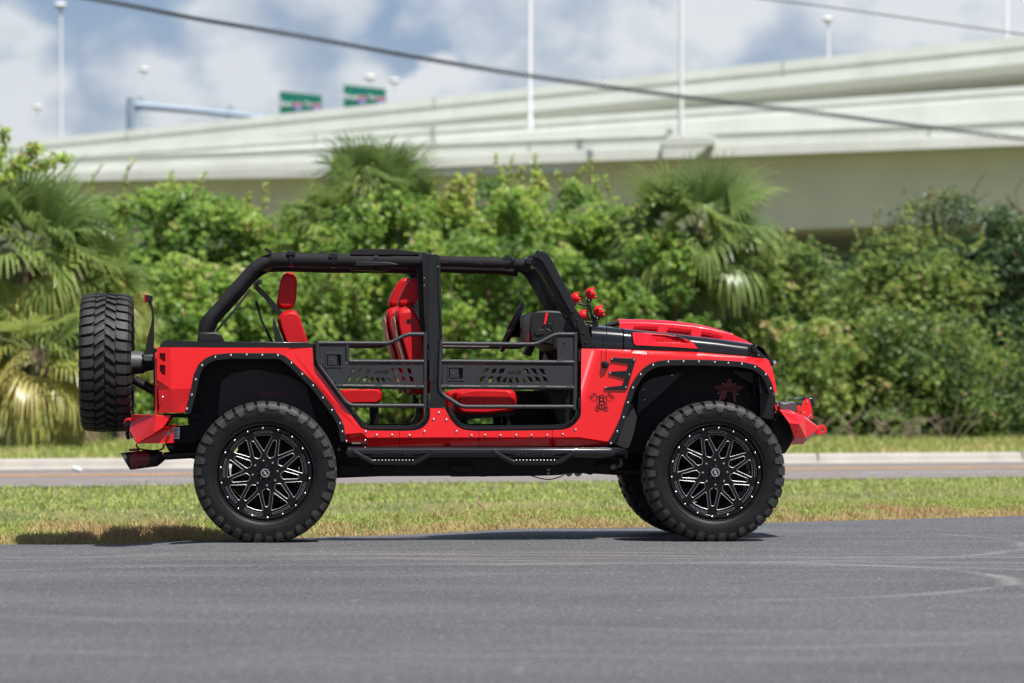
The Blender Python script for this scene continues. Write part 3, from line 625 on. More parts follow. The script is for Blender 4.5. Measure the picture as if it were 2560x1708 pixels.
def bush(px, top, hw, Y, dens, m, label, zb=None, size=.115, seed=0, sprigs=0, bias=.5, name='bush', cat='bush'):
    r_ = np.random.default_rng(seed + 100)
    c = W(px, top, Y); H = c[2] - ground_z(c[0], Y); Wd = hw / F * Y; z0 = ground_z(c[0], Y)
    o = empty(name, (c[0], Y, z0))
    # lobes
    nlb = int(16 + H * 8); size = size * r_.uniform(.72, 1.08); bias += .04; bias = bias + r_.uniform(-.09, .09); lob = []
    for k in range(nlb):
        z = r_.uniform(.08, .92) * H; rr = (.34 + .30 * r_.random()) * Wd * (1.0 - .42 * (z / H) ** 2)
        x = r_.uniform(-1, 1) * (Wd * (1.18 - .42 * (z / H) ** 2.6) - rr * .55); y = r_.uniform(-.8, .6) * min(1.0, Wd)
        if z + rr * .8 > H: z = H - rr * .8
        lob.append((x, y, z, rr, rr * .8, rr * r_.uniform(.65, .95)))
    lob = np.array(lob); vol = lob[:, 3] ** 2; n = int(dens * Wd * H * (1.35 if m is leaf_c else (.72 if m is leaf_b else 1))); pick = r_.choice(nlb, n, p=vol / vol.sum()); Lb = lob[pick]
    d = unit(r_.normal(size=(n, 3)) + np.array([[0, -.35, .25]])); rad = r_.uniform(.35, 1.0, n) ** .55
    wob = 1 + .22 * np.sin(d[:, 0] * 9 + pick) * np.sin(d[:, 2] * 8 + pick * 2)
    P = Lb[:, :3] + d * Lb[:, 3:] * (rad * wob)[:, None]; ok = P[:, 2] > .03; P, d, rad, pick = P[ok], d[ok], rad[ok], pick[ok]; n = len(P)
    lt = r_.normal(0, .10, nlb)[pick]
    clump = np.array([noise.noise((a * 2.6 + seed, b_ * 2.6, e_ * 2.6)) + .6 * noise.noise((a * .9 + seed, b_ * .9, e_ * .9)) for a, b_, e_ in P]) * .45
    new = (r_.random(n) < .20) * r_.uniform(.1, .32, n) + (r_.random(n) < .012)
    tint = np.clip(bias - .12 + lt + clump + new + r_.normal(0, .06, n), 0, 1)
    ax = d * .75 + np.array([[.12, -.30, .62]]) + r_.normal(0, .3, (n, 3))
    V, Q, T = leaves(P, ax, size, size * .46, 6, 1.05, tint)
    if sprigs:
        Vs_, Qs_, Ts_ = [V], [Q], [T]; off = len(V)
        for k in range(sprigs):
            x = r_.uniform(-.8, .8) * Wd; hgt = r_.uniform(.25, .75); b0 = np.array([x, -.2, H * .92 - abs(x) * .2]); tip = b0 + np.array([r_.uniform(-.25, .25), 0, hgt])
            tt = np.linspace(0, 1, 9); Pp = b0 + (tip - b0) * tt[:, None] + np.stack([.06 * np.sin(tt * 5 + k), 0 * tt, 0 * tt], 1); st = MB(); st.tube([tuple(p) for p in Pp], .010, 5); st.build('twig', 'bark', o)
            v_, q_, t_ = leaves(Pp, np.tile([[0, -.3, .6]], (9, 1)) + r_.normal(0, .4, (9, 3)), size * .95, size * .5, 4, 1.1, np.full(9, bias + .25)); Vs_.append(v_); Qs_.append(q_ + off); Ts_.append(t_); off += len(v_)
        V, Q, T = np.concatenate(Vs_), np.concatenate(Qs_), np.concatenate(Ts_)
    cloud_obj('foliage', V, Q, T, m, o)
    mb = MB()
    for k in range(16):
        a = lob[r_.integers(nlb)]; a = a[:3] + np.array([0, -a[4] * r_.uniform(.2, .95), a[5] * r_.uniform(-.2, .9)]); mb.tube(smooth_path([(r_.uniform(-.3, .3) * Wd, .1, -.05), (a[0] * .5, a[1] * .3, a[2] * .5), (a[0], a[1], a[2])], 4), [.030] * 5 + [.012] * 4, 5)
    mb.build('stem', 'bark', o)
    return tag(o, label, cat, 'bushes of the hedge beyond the road')
def yb(px, d=0): return 57.0 + .30 * (px - 1280) / F * 58 + d
D0 = 300
BU = [
 (330, 448, 125, 5.5, leaf_a, 'leggy bush with a bare upright sprig, right of the big left palm', 3, .52), (475, 470, 120, 5.0, leaf_a, 'bright bush above and behind the spare tyre, beside the gap to the girder', 2, .55),
 (640, 520, 125, 5.2, leaf_a, 'low rounded bush below the girder gap, above the rear bend of the roll cage', 2, .50), (800, 490, 125, 3.0, leaf_a, 'bush at the left foot of the middle palm', 1, .52),
 (985, 465, 125, 2.9, leaf_a, 'bush crowding the middle palm from below', 0, .54), (1165, 432, 100, 5.0, leaf_a, 'bush right of the middle palm with reddish tips', 2, .50), (1283, 408, 95, 5.2, leaf_a, 'tallest bush with a twig reaching up the overpass face', 3, .56),
 (1405, 440, 110, 4.8, leaf_a, 'bush under the notch in the lowest overpass', 2, .50), (1560, 505, 115, 3.0, leaf_a, 'bush at the left foot of the right palm', 1, .48), (1745, 600, 120, 2.8, leaf_a, 'bush under the hanging fronds of the right palm', 0, .42),
 (1935, 600, 125, 5.0, leaf_b, 'olive bush right of the right palm, above the hood latch', 1, .45), (2085, 580, 125, 5.4, leaf_b, 'thin yellowish bush below the dark underside of the girder', 2, .50), (2225, 572, 130, 5.0, leaf_b, 'vine covered bush left of the tall dark bush', 2, .38),
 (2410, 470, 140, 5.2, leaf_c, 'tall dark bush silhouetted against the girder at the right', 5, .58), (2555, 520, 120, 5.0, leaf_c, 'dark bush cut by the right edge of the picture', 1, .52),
 (560, 470, 95, 4.4, leaf_a, 'upright bush between the spare tyre bush and the girder gap', 4, .55), (720, 520, 100, 4.0, leaf_a, 'bush filling the foot of the girder gap above the roll cage', 3, .56), (880, 450, 95, 3.4, leaf_a, 'bush swallowing the stem of the middle palm', 4, .54), (1080, 425, 95, 4.0, leaf_a, 'bush on the right flank of the middle palm, above the door pillar', 4, .55),
 (1345, 425, 90, 3.8, leaf_a, 'bush with loose shoots above the windshield header', 5, .56), (1490, 470, 95, 3.4, leaf_a, 'bush between the fascia notch and the right palm', 4, .52), (1650, 545, 90, 1.2, leaf_a, 'bush in front of the right palm, over its left fronds', 3, .52), (1850, 600, 95, 1.4, leaf_b, 'olive bush over the right fronds of the right palm', 4, .48),
 (2330, 560, 110, 4.0, leaf_b, 'yellowish bush before the tall dark bush', 4, .50),
 (400, 640, 130, 2.6, leaf_a, 'front bush right behind the spare tyre and brake light', 0, .50), (585, 660, 120, 2.4, leaf_a, 'front bush behind the slanting rear roll bar', 0, .56), (760, 640, 125, 2.2, leaf_a, 'front bush behind the rear seat', 0, .54), (945, 620, 125, 2.2, leaf_a, 'front bush behind the front headrests', 0, .57),
 (1130, 585, 125, 2.4, leaf_a, 'front bush behind the door pillar', 0, .55), (1315, 590, 125, 2.2, leaf_a, 'front bush behind the windshield pillar and steering wheel', 0, .52), (1490, 610, 115, 2.3, leaf_a, 'front bush behind the red cowl lights', 0, .50), (1650, 660, 110, 2.2, leaf_a, 'front bush behind the hood scoop', 0, .44),
 (1820, 740, 115, 2.4, leaf_a, 'front bush behind the hood latch and grille', 0, .46), (1985, 800, 105, 2.2, leaf_b, 'tangled olive bush behind the front bumper', 0, .44), (2140, 790, 110, 2.4, leaf_b, 'tangled vines right of the front bumper with dry twigs at their foot', 0, .46), (2300, 760, 120, 2.2, leaf_b, 'tangled vines below the tall dark bush', 0, .40), (2470, 790, 120, 2.2, leaf_b, 'tangled vines at the right edge of the picture', 0, .42)]
for i, (px, tp, hw, dd, m, lab, sp_, bi) in enumerate(BU):
    fr_ = dd < 3; bush(px, tp, hw * 1.38, yb(px, dd), 1350 if fr_ else 1250, m, lab, seed=i, sprigs=sp_, bias=bi, size=.088 if m is leaf_a else .085)
# dry twigs at the foot of the vines
mb = MB()
for k in range(60):
    x = rng.uniform(3.6, 7.2); y = yb(1280 + x / 58 * F, 1.3) + rng.uniform(-.5, .3); a = rng.uniform(-.9, .9); L_ = rng.uniform(.4, 1.1); z = ground_z(x, y)
    mb.tube([(x, y, z - .02), (x + a * L_ * .5, y - .1, z + L_ * .35), (x + a * L_, y - .15, z + L_ * rng.uniform(.3, .75))], .007, 4)
tag(mb.build('dead_twigs', mat('pale_dead_wood', (.24, .19, .14), .9)), 'tangle of pale dead twigs at the foot of the vines on the right', 'twigs', kind='stuff')
# leafy branch entering at the top left
o = empty('tree_branch', W(-60, 600, 50)); bx = o.location; mb = MB(); Vs_, Qs_, Ts_ = [], [], []; off = 0
for pts_ in ([(-60, 600), (-20, 470), (6, 380), (10, 325)], [(-40, 520), (40, 420), (75, 385), (90, 372)], [(30, 440), (90, 420), (140, 405), (160, 396)], [(-30, 480), (20, 430), (60, 415)]):
    P = smooth_path([tuple(Vector(W(a, b_, 50)) - bx) for a, b_ in pts_], 5); mb.tube(P, .012, 6); Pn = np.array(P[4:])
    v_, q_, t_ = leaves(np.repeat(Pn, 3, 0) + rng.normal(0, .045, (len(Pn) * 3, 3)), rng.normal(0, .5, (len(Pn) * 3, 3)) + np.array([[0, -.3, .5]]), .095, .055, 4, 1.1, rng.uniform(.55, .95, len(Pn) * 3)); Vs_.append(v_); Qs_.append(q_ + off); Ts_.append(t_); off += len(v_)
mb.build('branch', 'bark', o); cloud_obj('leaves', np.concatenate(Vs_), np.concatenate(Qs_), np.concatenate(Ts_), leaf_a, o); 
mb = MB(); mb.tube([(0, 0, -bx.z), (.03, 0, -.5), (0, 0, 0)], [.05, .035, .02], 8); mb.build('trunk', 'bark', o); tag(o, 'slim sapling with yellow green leaves reaching in at the left edge above the palm', 'tree')

# far-off wood added to darken the bright gaps under the bridges
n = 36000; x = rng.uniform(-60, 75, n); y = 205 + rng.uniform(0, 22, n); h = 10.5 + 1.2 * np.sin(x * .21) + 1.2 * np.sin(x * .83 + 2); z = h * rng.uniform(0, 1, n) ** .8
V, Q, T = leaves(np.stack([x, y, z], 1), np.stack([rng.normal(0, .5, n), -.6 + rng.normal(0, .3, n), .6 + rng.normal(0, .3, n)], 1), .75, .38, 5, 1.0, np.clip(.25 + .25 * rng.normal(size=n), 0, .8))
tag(cloud_obj('added_woods', V, Q, T, leaf_c), 'added far dark green wood that darkens the gaps under the overpass', 'added_woods', kind='stuff')
# ------------------------------------------------------------------ palms
palm_m = leafmat('palm_frond', [(0, (.045, .100, .032)), (.35, (.125, .205, .062)), (.6, (.24, .325, .090)), (.8, (.39, .41, .10)), (1, (.47, .42, .14))], .38, .34)
def palm(px, py, Y, rad, nf, label, old=.25, tilt=(-.6, 1.35), bias=.35, seed=0, trunk=.14):
    r_ = np.random.default_rng(seed + 500); c = W(px, py, Y); z0 = ground_z(c[0], Y); o = empty('palm_tree', (c[0], Y, z0)); hc = c[2] - z0
    V, Q, T, off = [], [], [], 0; stalk = MB()
    for k in range(nf):
        az = k * 2.39996 + r_.normal(0, .25); el = tilt[0] + (tilt[1] - tilt[0]) * ((k + .5) / nf) ** 1.15 + r_.normal(0, .12); hang = max(0, .35 - el)
        el = min(el, 1.2); d = np.array([math.cos(az) * math.cos(el), math.sin(az) * math.cos(el), math.sin(el)]); Lp = rad * r_.uniform(.38, .55); base = np.array([0, 0, hc - .15])
        p1 = base + d * Lp * .6; p2 = base + d * Lp + np.array([0, 0, -.10 * Lp]); stalk.tube([tuple(base), tuple(p1), tuple(p2)], [.022, .014, .010], 5)
        dd = (p2 - p1); dd /= np.linalg.norm(dd); side = np.cross(dd, [0, 0, 1]); side /= max(np.linalg.norm(side), 1e-6); upv = np.cross(side, dd); ro = r_.normal(0, .75); side, upv = side * math.cos(ro) + upv * math.sin(ro), upv * math.cos(ro) - side * math.sin(ro); st_ = float(np.clip(1.05 - el * .7, .34, 1.3))
        tn = np.clip(bias + r_.normal(0, .08) + (old * r_.uniform(.6, 1.6) if el < .15 else 0), 0, 1); nl = 24
        for j in range(nl):
            a = (j / (nl - 1) - .5) * 2 * R(82); L_ = rad * r_.uniform(.52, .68) * (1 - .25 * abs(a) / R(82)); fold = .30 * abs(math.sin(a))
            e = dd * math.cos(a) + side * math.sin(a) + upv * fold; e /= np.linalg.norm(e); wv = np.cross(e, upv); wv /= max(np.linalg.norm(wv), 1e-6); w_ = .020 * rad + .012
            g = np.array([0, 0, -1.0]); q1 = p2 + e * L_ * .45; e2 = e + g * (.22 + .5 * hang + .25 * r_.random()) * st_; e2 /= np.linalg.norm(e2); q2 = q1 + e2 * L_ * .35; e3 = e2 + g * (.7 + .5 * hang) * st_; e3 /= np.linalg.norm(e3); q3 = q2 + e3 * L_ * .28
            V += [p2 - wv * w_ * .3, p2 + wv * w_ * .3, q1 - wv * w_ * .55, q1 + wv * w_ * .55, q2 - wv * w_ * .35, q2 + wv * w_ * .35, q3 - wv * .003, q3 + wv * .003]
            for i in (0, 2, 4): Q.append([off + i, off + i + 1, off + i + 3, off + i + 2])
            tj = np.clip(tn + r_.normal(0, .05), 0, 1); T += [tj] * 4 + [min(1, tj + .03)] * 2 + [min(1, tj + .10)] * 2; off += 8
    cloud_obj('crown', np.array(V), np.array(Q), np.array(T), palm_m, o); stalk.build('frond_stalk', mat('palm_stalk', (.16, .19, .06), .5) if 'stalkm' not in M else M['stalkm'], o)
    mb = MB(); mb.tube([(.05, 0, -.1), (.03, 0, hc * .5), (0, 0, hc - .05)], [trunk * 1.2, trunk, trunk * 1.1], 12)
    for k in range(26):
        a = r_.uniform(0, 2 * np.pi); z = r_.uniform(.3, 1) * (hc - .1); mb.box((math.cos(a) * trunk, math.sin(a) * trunk, z), (.05, .05, .22), Matrix.Rotation(r_.uniform(-.4, .4), 3, 'Y'))
    mb.build('trunk', 'bark', o); return tag(o, label, 'palm tree', 'palms in the hedge')
M['stalkm'] = mat('palm_stalk', (.16, .19, .06), .5)
palm(70, 620, 53.6, 1.55, 60, 'dark green palm at the left edge, the tallest of the left palms', .30, (-1.1, 1.4), .38, 1)
palm(215, 690, 54.0, 1.12, 42, 'palm directly left of and above the spare tyre', .28, (-1.1, 1.35), .40, 2)
palm(95, 860, 52.6, 1.30, 46, 'low palm with old yellow drooping fronds left of the spare tyre', .35, (-1.25, .8), .54, 3)
palm(300, 825, 55.0, .72, 30, 'small yellowish palm behind the third brake light', .25, (-1.0, .9), .46, 6)
palm(945, 480, yb(945, 3.6), 1.20, 50, 'middle palm rising over the hedge above the front headrests', .14, (-.9, 1.2), .38, 4)
palm(815, 540, yb(815, 3.2), .90, 26, 'smaller palm on the left shoulder of the middle palm', .15, (-.6, 1.2), .42, 7)
palm(1740, 560, yb(1745, 1.6), 1.46, 70, 'right palm with long hanging fronds above the hood', .12, (-1.25, 1.1), .40, 5)
# ------------------------------------------------------------------ the off-road car
car = empty('off_road_car', (OX, OY, 0), AY)
tag(car, 'red and black roofless off-road car on huge black wheels, parked on the asphalt', 'car')
VB = -0.79            # body side
def rivets(mb, pts, v, r=0.0085, m=1):
    for p in pts:
        c = loc(p[0], p[1], v); mb.ball((c[0], c[1], c[2]), (r, r * 0.75, r), m, 8, 5)

# body side: red armour with creases
door_r = q('g', (6, 292), (20, 520), (360, 985), (560, 1238), (690, 1405), (800, 1440), (1230, 1443), (1420, 1440), (1500, 1422), (1560, 1390), (1608, 1345), (1640, 1290), (1655, 1220), (1655, 1125))
door_f = q('h', (170, 1085), (250, 1240), (330, 1330), (420, 1375), (500, 1390), (640, 1396), (1625, 1386), (1780, 1375), (1840, 1358), (1890, 1335), (1940, 1293), (1980, 1240), (2003, 1206), (2015, 1150), (2022, 280))
arch_r = [(866, 1103), (862.5, 1085.5), (860.7, 1067.7), (853.5, 1049.8), (835.7, 1021.2), (787.4, 958.6), (733.8, 906.8), (710.5, 888), (694.5, 883), (573, 882.7), (533.6, 887.1), (514, 896), (497, 910.4), (485.4, 933.6), (478.2, 971.7), (472.5, 993), (462.1, 1031.5)]
arch_f = [(1936.6, 981.8), (1930, 957.4), (1920.7, 938.7), (1907.6, 924), (1889.5, 911.5), (1855.3, 904), (1821, 901.6), (1747, 899.2), (1708.5, 899), (1667.4, 900), (1645, 902.6), (1628.2, 908), (1611, 919), (1594.9, 935), (1575.2, 966.8), (1562.7, 1004.3), (1549, 1049), (1535.9, 1077.3), (1521, 1104.4)]
VX = {}
def bp(p, v=None): return loc(p[0], p[1], VB if v is None else v)
outer = [bp((392.4, 868.3), -0.765), bp((426.5, 868.6)), bp((500, 869))] + [bp((725, 869.8))] + [bp((780.5, 870.5), -0.785)]
outer += [bp(p) for p in door_r] + [bp(p) for p in door_f] + [bp((1500, 872.5), -0.765), bp((1744.7, 881), -0.705), bp((1868, 891.6), -0.69), bp((1920.8, 899), -0.685)]
outer += [bp((1931, 925), -0.735), bp((1938, 955), -0.765), bp((1942, 983), -0.775)]
outer += [bp(p, -0.775 if i < 4 else None) for i, p in enumerate(arch_f)] + [bp((1525, 1113.6), -0.715), bp((1447.4, 1114.5), -0.725), bp((917, 1115.9), -0.725), bp((917, 1107), -0.735), bp((868.5, 1107), -0.735)]
outer += [bp(p, -0.735 if i < 1 else (-0.765 if i >= 16 else (-0.777 if i == 15 else None))) for i, p in enumerate(arch_r)] + [bp((435.3, 1031.5), -0.758), bp((398, 1033), -0.74), bp((395, 954), -0.75), bp((392.2, 948), -0.765)]
# tail-light windows
tl1 = q('a', (805, 1040), (856, 1040), (856, 1117), (830, 1110), (805, 1085)); tl2 = q('a', (805, 1145), (856, 1150), (856, 1242), (830, 1236), (805, 1205))
def vtl(p): return -0.765 - 0.025 * (p[0] - 392.4) / 34.0
holes = [[loc(p[0], p[1], vtl(p)) for p in h] for h in (tl1, tl2)]
cre = [[bp((862.5, 1073)), bp((905, 1082)), bp((918, 1094))], [bp((918, 1094)), bp((1447.4, 1093.2)), bp((1549, 1049))],
       [bp((1447.4, 1093.2)), bp((1447.4, 1114.5), -0.725)], [bp((426.5, 868.6)), bp((426.5, 973))], [bp((426.5, 973)), bp((478.2, 971.7))],
       [bp((426.5, 973)), bp((435.3, 1031.5), -0.758)], [bp((392.2, 948), -0.765), bp((426.5, 973))],
       [bp((1453.9, 876.5)), bp((1500, 877)), bp((1599.8, 885)), bp((1769, 896))],
       [bp((725, 872), -0.785), bp((820, 985), -0.797), bp((905, 1082))]]
mb = MB(); mb.sheet(outer, 0.014, creases=cre, holes=holes)
e_b = q('e', (375, 395), (494, 395), (628, 397), (745, 367), (815, 273), (855, 222), (914, 277), (993, 366), (1109, 398), (1213, 396), (1333, 398), (1453, 396), (1572, 396), (1692, 396), (1814, 389), (1913, 354), (290, 370), (287, 437))
rivets(mb, e_b, VB - 0.001); rivets(mb, q('k', (310, 210),) + q('d', (693, 110)), VB + 0.02, 0.007)
body = mb.build('body_panel', ['red', 'chrome'], car, smooth=3, bevel=0.0015); mirror(body)
# thin dark panel seams on the rocker
mb = MB()
for zx, y0, y1 in ((552, 360, 480), (1168, 362, 482), (1735, 358, 478)):
    for ya, yb, va, vb in ((y0, 414, VB - .0008, VB - .0008), (414, y1, VB - .0008, -0.7265)):
        mb.prism(L('e', va, (zx - 1.6, ya), (zx + 1.6, ya)) + L('e', vb, (zx + 1.6, yb), (zx - 1.6, yb)), [(p[0], p[1] + .004, p[2]) for p in L('e', va, (zx - 1.6, ya), (zx + 1.6, ya)) + L('e', vb, (zx + 1.6, yb), (zx - 1.6, yb))])
mb.build('rocker_seam', 'under', car, smooth=0)

# tail lights
for nm, P in (('tail_light', tl1), ('tail_light', tl2)):
    mb = MB(); A = [loc(p[0], p[1], -0.752) for p in P]; mb.prism(A, [(p[0], p[1] + 0.03, p[2]) for p in A]); o = mb.build(nm, 'redlens', car); mirror(o)

# fender flares: black band, inward lip, bolts
fl_r = q('a', (1053, 1552), (1100, 1424), (1135, 1283), (1193, 1153), (1315, 1077), (1458, 1060), (1603, 1055), (1745, 1058), (1889, 1062), (2013, 1132), (2114, 1235), (2211, 1339), (2301, 1450)) + q('d', (1955, 15), (2037, 118), (2113, 222), (2182, 333), (2201, 401), (2236, 482), (938, 95), (898, 212))
fl_f = q('j', (520, 800), (678, 682), (870, 640), (1065, 634), (1262, 637), (1465, 645), (1638, 655), (1810, 668), (1978, 705), (2115, 802)) + q('l', (2172, 278), (333, 268), (263, 465), (208, 663), (123, 850), (37, 1010))
for P, rv, wd in ((arch_r, fl_r, 14.5), (arch_f, fl_f, 14.5)):
    out = fillet(P, 8, 4); inn = offset(out, -wd)
    if (Vector(inn[len(inn) // 2]).y - Vector(out[len(out) // 2]).y) < 0: inn = offset(out, wd)
    mb = MB(); poly = LP(out, VB - 0.012) + LP(inn[::-1], VB - 0.012)
    mb.sheet(poly, 0.014)
    n = len(inn); A = LP(inn, VB - 0.010); B = [(p[0], -0.60, p[2]) for p in A]
    mb.add(A + B, [(i, i + 1, n + i + 1, n + i) for i in range(n - 1)])
    rivets(mb, rv, VB - 0.013)
    o = mb.build('fender_flare', ['black', 'chrome'], car, smooth=35, bevel=0.0015); mirror(o)

# wheel wells
mb = MB()
A = LP([(1922, 1060), (1915, 945), (1880, 892), (1600, 888), (1500, 1000), (1490, 1150)], -0.46)
mb.sheet(A, 0.02); mirror(mb.build('wheel_well', 'under', car)); mb = MB()
A = LP([(470, 1060), (470, 950), (520, 880), (700, 878), (800, 960), (880, 1080), (880, 1160), (700, 1160), (620, 1100)], -0.50)
mb.sheet(A, 0.02); mirror(mb.build('wheel_well', 'under', car))
for P in (arch_r, arch_f):
    mb = MB()
    inn = offset(fillet(P, 8, 3), -6)
    if Vector(inn[len(inn) // 2]).y < Vector(P[len(P) // 2]).y: inn = offset(fillet(P, 8, 3), 6)
    A = LP(inn, -0.72); n = len(A); B = [(p[0], -0.45, p[2]) for p in A]
    mb.add(A + B, [(i, i + 1, n + i + 1, n + i) for i in range(n - 1)]); mirror(mb.build('arch_liner', 'under', car))
mb = MB()
mb.sheet(L('l', -0.585, (600, 130), (1000, 62), (800, 260), (390, 625), (410, 330), (470, 210)), 0.01); mirror(mb.build('inner_fender', 'liner', car)); mb = MB()
mb.sheet(L('l', -0.585, (1655, 35), (1980, 60), (2060, 295), (1700, 75)), 0.01); mirror(mb.build('inner_fender', 'liner', car)); mb = MB()
mb.sheet(L('l', -0.70, (320, 470), (388, 650), (350, 850), (282, 1055), (250, 1075), (215, 1068), (60, 1000), (150, 700), (240, 480)), 0.008)
rivets(mb, q('l', (487, 425), (470, 290), (225, 1015), (855, 95), (1975, 150)), -0.59, 0.006, 1)
o = mb.build('inner_fender', ['liner', 'chrome'], car); mirror(o)
mb = MB()
mb.sheet(L('m', -0.535, (360, 880), (400, 420), (560, 300), (880, 240), (1340, 330), (1600, 480), (1720, 900), (1760, 1010), (900, 1000)), 0.01)
o = mb.build('inner_fender', 'liner', car); mirror(o)
# star plate and lettering in the wells
c = (1615, 300); tips = [(1622, 130), (1815, 247), (1715, 465), (1460, 462), (1408, 250)]
st = []
for i in range(5):
    a, b = Vector(tips[i]), Vector(tips[(i + 1) % 5]); mid = (a + b) / 2; st += [tips[i], tuple(Vector(c) + (mid - Vector(c)) * 0.60)]
mb = MB(); mb.sheet(L('l', -0.475, *st), 0.008); rivets(mb, q('l', (1538, 212), (1695, 215), (1475, 340), (1728, 350), (1588, 425)), -0.475, 0.0055, 1)
mb.build('star_plate', ['redlens2', 'chrome'], car)
def letter_strokes(mb, glyph, x, y, w, h, t, zone, v):
    """blocky outline lettering out of bars; x,y = top left in zone units"""
    S = {'D': [(0, 0, w, 0), (w, 0, w, h), (w, h, 0, h), (0, h, 0, h * .35)], 'C': [(w, 0, 0, 0), (0, 0, 0, h), (0, h, w, h)], 'O': [(0, 0, w, 0), (w, 0, w, h), (w, h, 0, h), (0, h, 0, 0)]}[glyph]
    for x1, y1, x2, y2 in S:
        a, b = Vector((x + x1, y + y1)), Vector((x + x2, y + y2)); d = (b - a).normalized(); nn = Vector((-d.y, d.x)) * t / 2; a -= d * t / 2; b += d * t / 2
        A = L(zone, v, tuple(a + nn), tuple(b + nn), tuple(b - nn), tuple(a - nn)); mb.prism(A, [(p[0], p[1] + .003, p[2]) for p in A])
mb = MB()
for g, x in (('D', 1480), ('C', 1575), ('D', 1665)): letter_strokes(mb, g, x, 265, 70, 32, 10, 'l', -0.479)
mb.build('star_lettering', 'under', car)
mb = MB()
for g, x, y in (('O', 955, 572), ('C', 1070, 578), ('D', 1180, 584)): letter_strokes(mb, g, x, y, 82, 42, 11, 'm', -0.54)
for x, y in ((888, 578), (1322, 612)):
    A = L('m', -0.54, *[(x + (16 if i % 2 == 0 else 7) * math.sin(i * math.pi / 5), y - (16 if i % 2 == 0 else 7) * math.cos(i * math.pi / 5)) for i in range(10)]); mb.sheet(A, 0.003)
mb.build('well_lettering', 'redlens2', car)

# tub: floor, tailgate, firewall, wheel boxes, tub rail
mb = MB()
uR = loc(394, 900, -0.75)[0]; uF = loc(1462, 900, -0.7)[0]; uG = loc(1930, 930, -0.5)[0]
zF = 0.70
mb.box(((.5 + uF) / 2, 0, zF), (uF - .5, 1.42, 0.04)); mb.box(((uR + .52) / 2, 0, .88), (.52 - uR, .92, .04))
mb.box((uR + 0.03, 0, 1.06), (0.03, 1.44, 0.38))
mb.box((uF - .0, 0, 1.0), (0.03, 1.42, 0.62))
for sgn in (-1, 1):
    mb.box((0.02, sgn * 0.45, 0.88), (0.95, 0.06, 0.36))
mb.build('tub', 'plastic', car, bevel=0.004)
mb = MB(); mb.box((uR - 0.008, 0, 1.02), (0.02, 1.44, 0.44)); mb.build('tailgate', 'red', car, bevel=0.006)
mb = MB(); A = L('a', -0.772, (800, 988), (815, 952), (842, 932), (1200, 938), (2168, 944), (2196, 950), (2222, 978), (2206, 994))
mb.sheet(A, 0.10); mb.tube([loc(x, y, -0.765) for x, y in q('a', (835, 938), (2175, 948))], 0.008, 8)
o = mb.build('tub_rail', 'gloss', car, bevel=0.003); mirror(o)

# door jambs
for D in (door_r, door_f):
    inn = offset(fillet(D, 4, 2), 14); out = fillet(D, 4, 2)
    cx = sum(p[0] for p in D) / len(D)
    if not (min(p[0] for p in inn) > min(p[0] for p in out)): inn = offset(out, -14)
    mb = MB(); mb.sheet(LP(out, -0.755) + LP(inn[::-1], -0.755), 0.09)
    in2 = [((a[0] * .55 + b[0] * .45), (a[1] * .55 + b[1] * .45)) for a, b in zip(out, inn)]
    mb.tube(LP(in2, -0.757), 0.008, 8)
    o = mb.build('door_jamb', 'gloss', car, smooth=40, bevel=0.003); mirror(o)

# B pillar
mb = MB()
mb.sheet(L('b', -0.735, (1075, 170), (1085, 142), (1120, 128), (1205, 128), (1240, 142), (1252, 170), (1256, 400), (1264, 700), (1280, 1100), (1290, 1560), (1160, 1560), (1152, 1000), (1110, 880), (1100, 400), (1092, 260)), 0.09)
mb.sheet(LP([(1075, 1022.5), (1074.6, 960), (1074, 870), (1100, 870), (1104, 960), (1112, 1022)], -0.745), 0.09)
mb.sheet(L('b', -0.755, (1140, 132), (1212, 132), (1216, 800), (1230, 960), (1235, 1300), (1150, 1300), (1150, 900), (1142, 600)), 0.03)
mb.tube(L('b', -0.745, (1088, 180), (1100, 300), (1110, 700), (1120, 860)), 0.006, 8); mb.tube(L('b', -0.745, (1236, 180), (1240, 500), (1256, 900)), 0.006, 8)
rivets(mb, q('b', (1230, 245), (1104, 350), (1104, 418), (1176, 132)), -0.752, 0.005, 1)
o = mb.build('door_pillar', ['gloss', 'chrome'], car, bevel=0.004); mirror(o)

# roll cage
def vr(path, z, vs):  # path in zone units, v per point
    P = q(z, *path); return [loc(p[0], p[1], v) for p, v in zip(P, vs)]
def smooth_path(P, n=6):
    P = [Vector(p) for p in P]; out = []
    for i in range(len(P) - 1):
        p0, p1, p2, p3 = P[max(i - 1, 0)], P[i], P[i + 1], P[min(i + 2, len(P) - 1)]
        for j in range(n):
            t = j / n; out.append(0.5 * ((2 * p1) + (p2 - p0) * t + (2 * p0 - 5 * p1 + 4 * p2 - p3) * t * t + (3 * p1 - p0 - 3 * p2 + p3) * t ** 3))
    out.append(P[-1]); return out
mb = MB()
side = smooth_path(vr([(1230, 790), (1270, 715), (1380, 592), (1495, 462), (1600, 340), (1680, 258), (1760, 208), (1850, 182), (1960, 178)], 'a', [-.58] * 9) + vr([(-20, 182), (300, 188), (700, 192), (900, 192), (1140, 200)], 'b', [-.58] * 5))
rad = [0.0415 + 0.0012 * math.sin(i * .45) + .0006 * math.sin(i * 1.1) + (0.004 if i > 40 else 0) for i in range(len(side))]
mb.tube(side, rad, 16)
fr = smooth_path(vr([(1140, 200), (1300, 198), (1600, 206), (1850, 212), (1980, 222), (2080, 240)], 'b', [-.58, -.59, -.60, -.60, -.60, -.60]))
mb.tube(fr, [0.037 + 0.0012 * math.sin(i * .6) for i in range(len(fr))], 16)
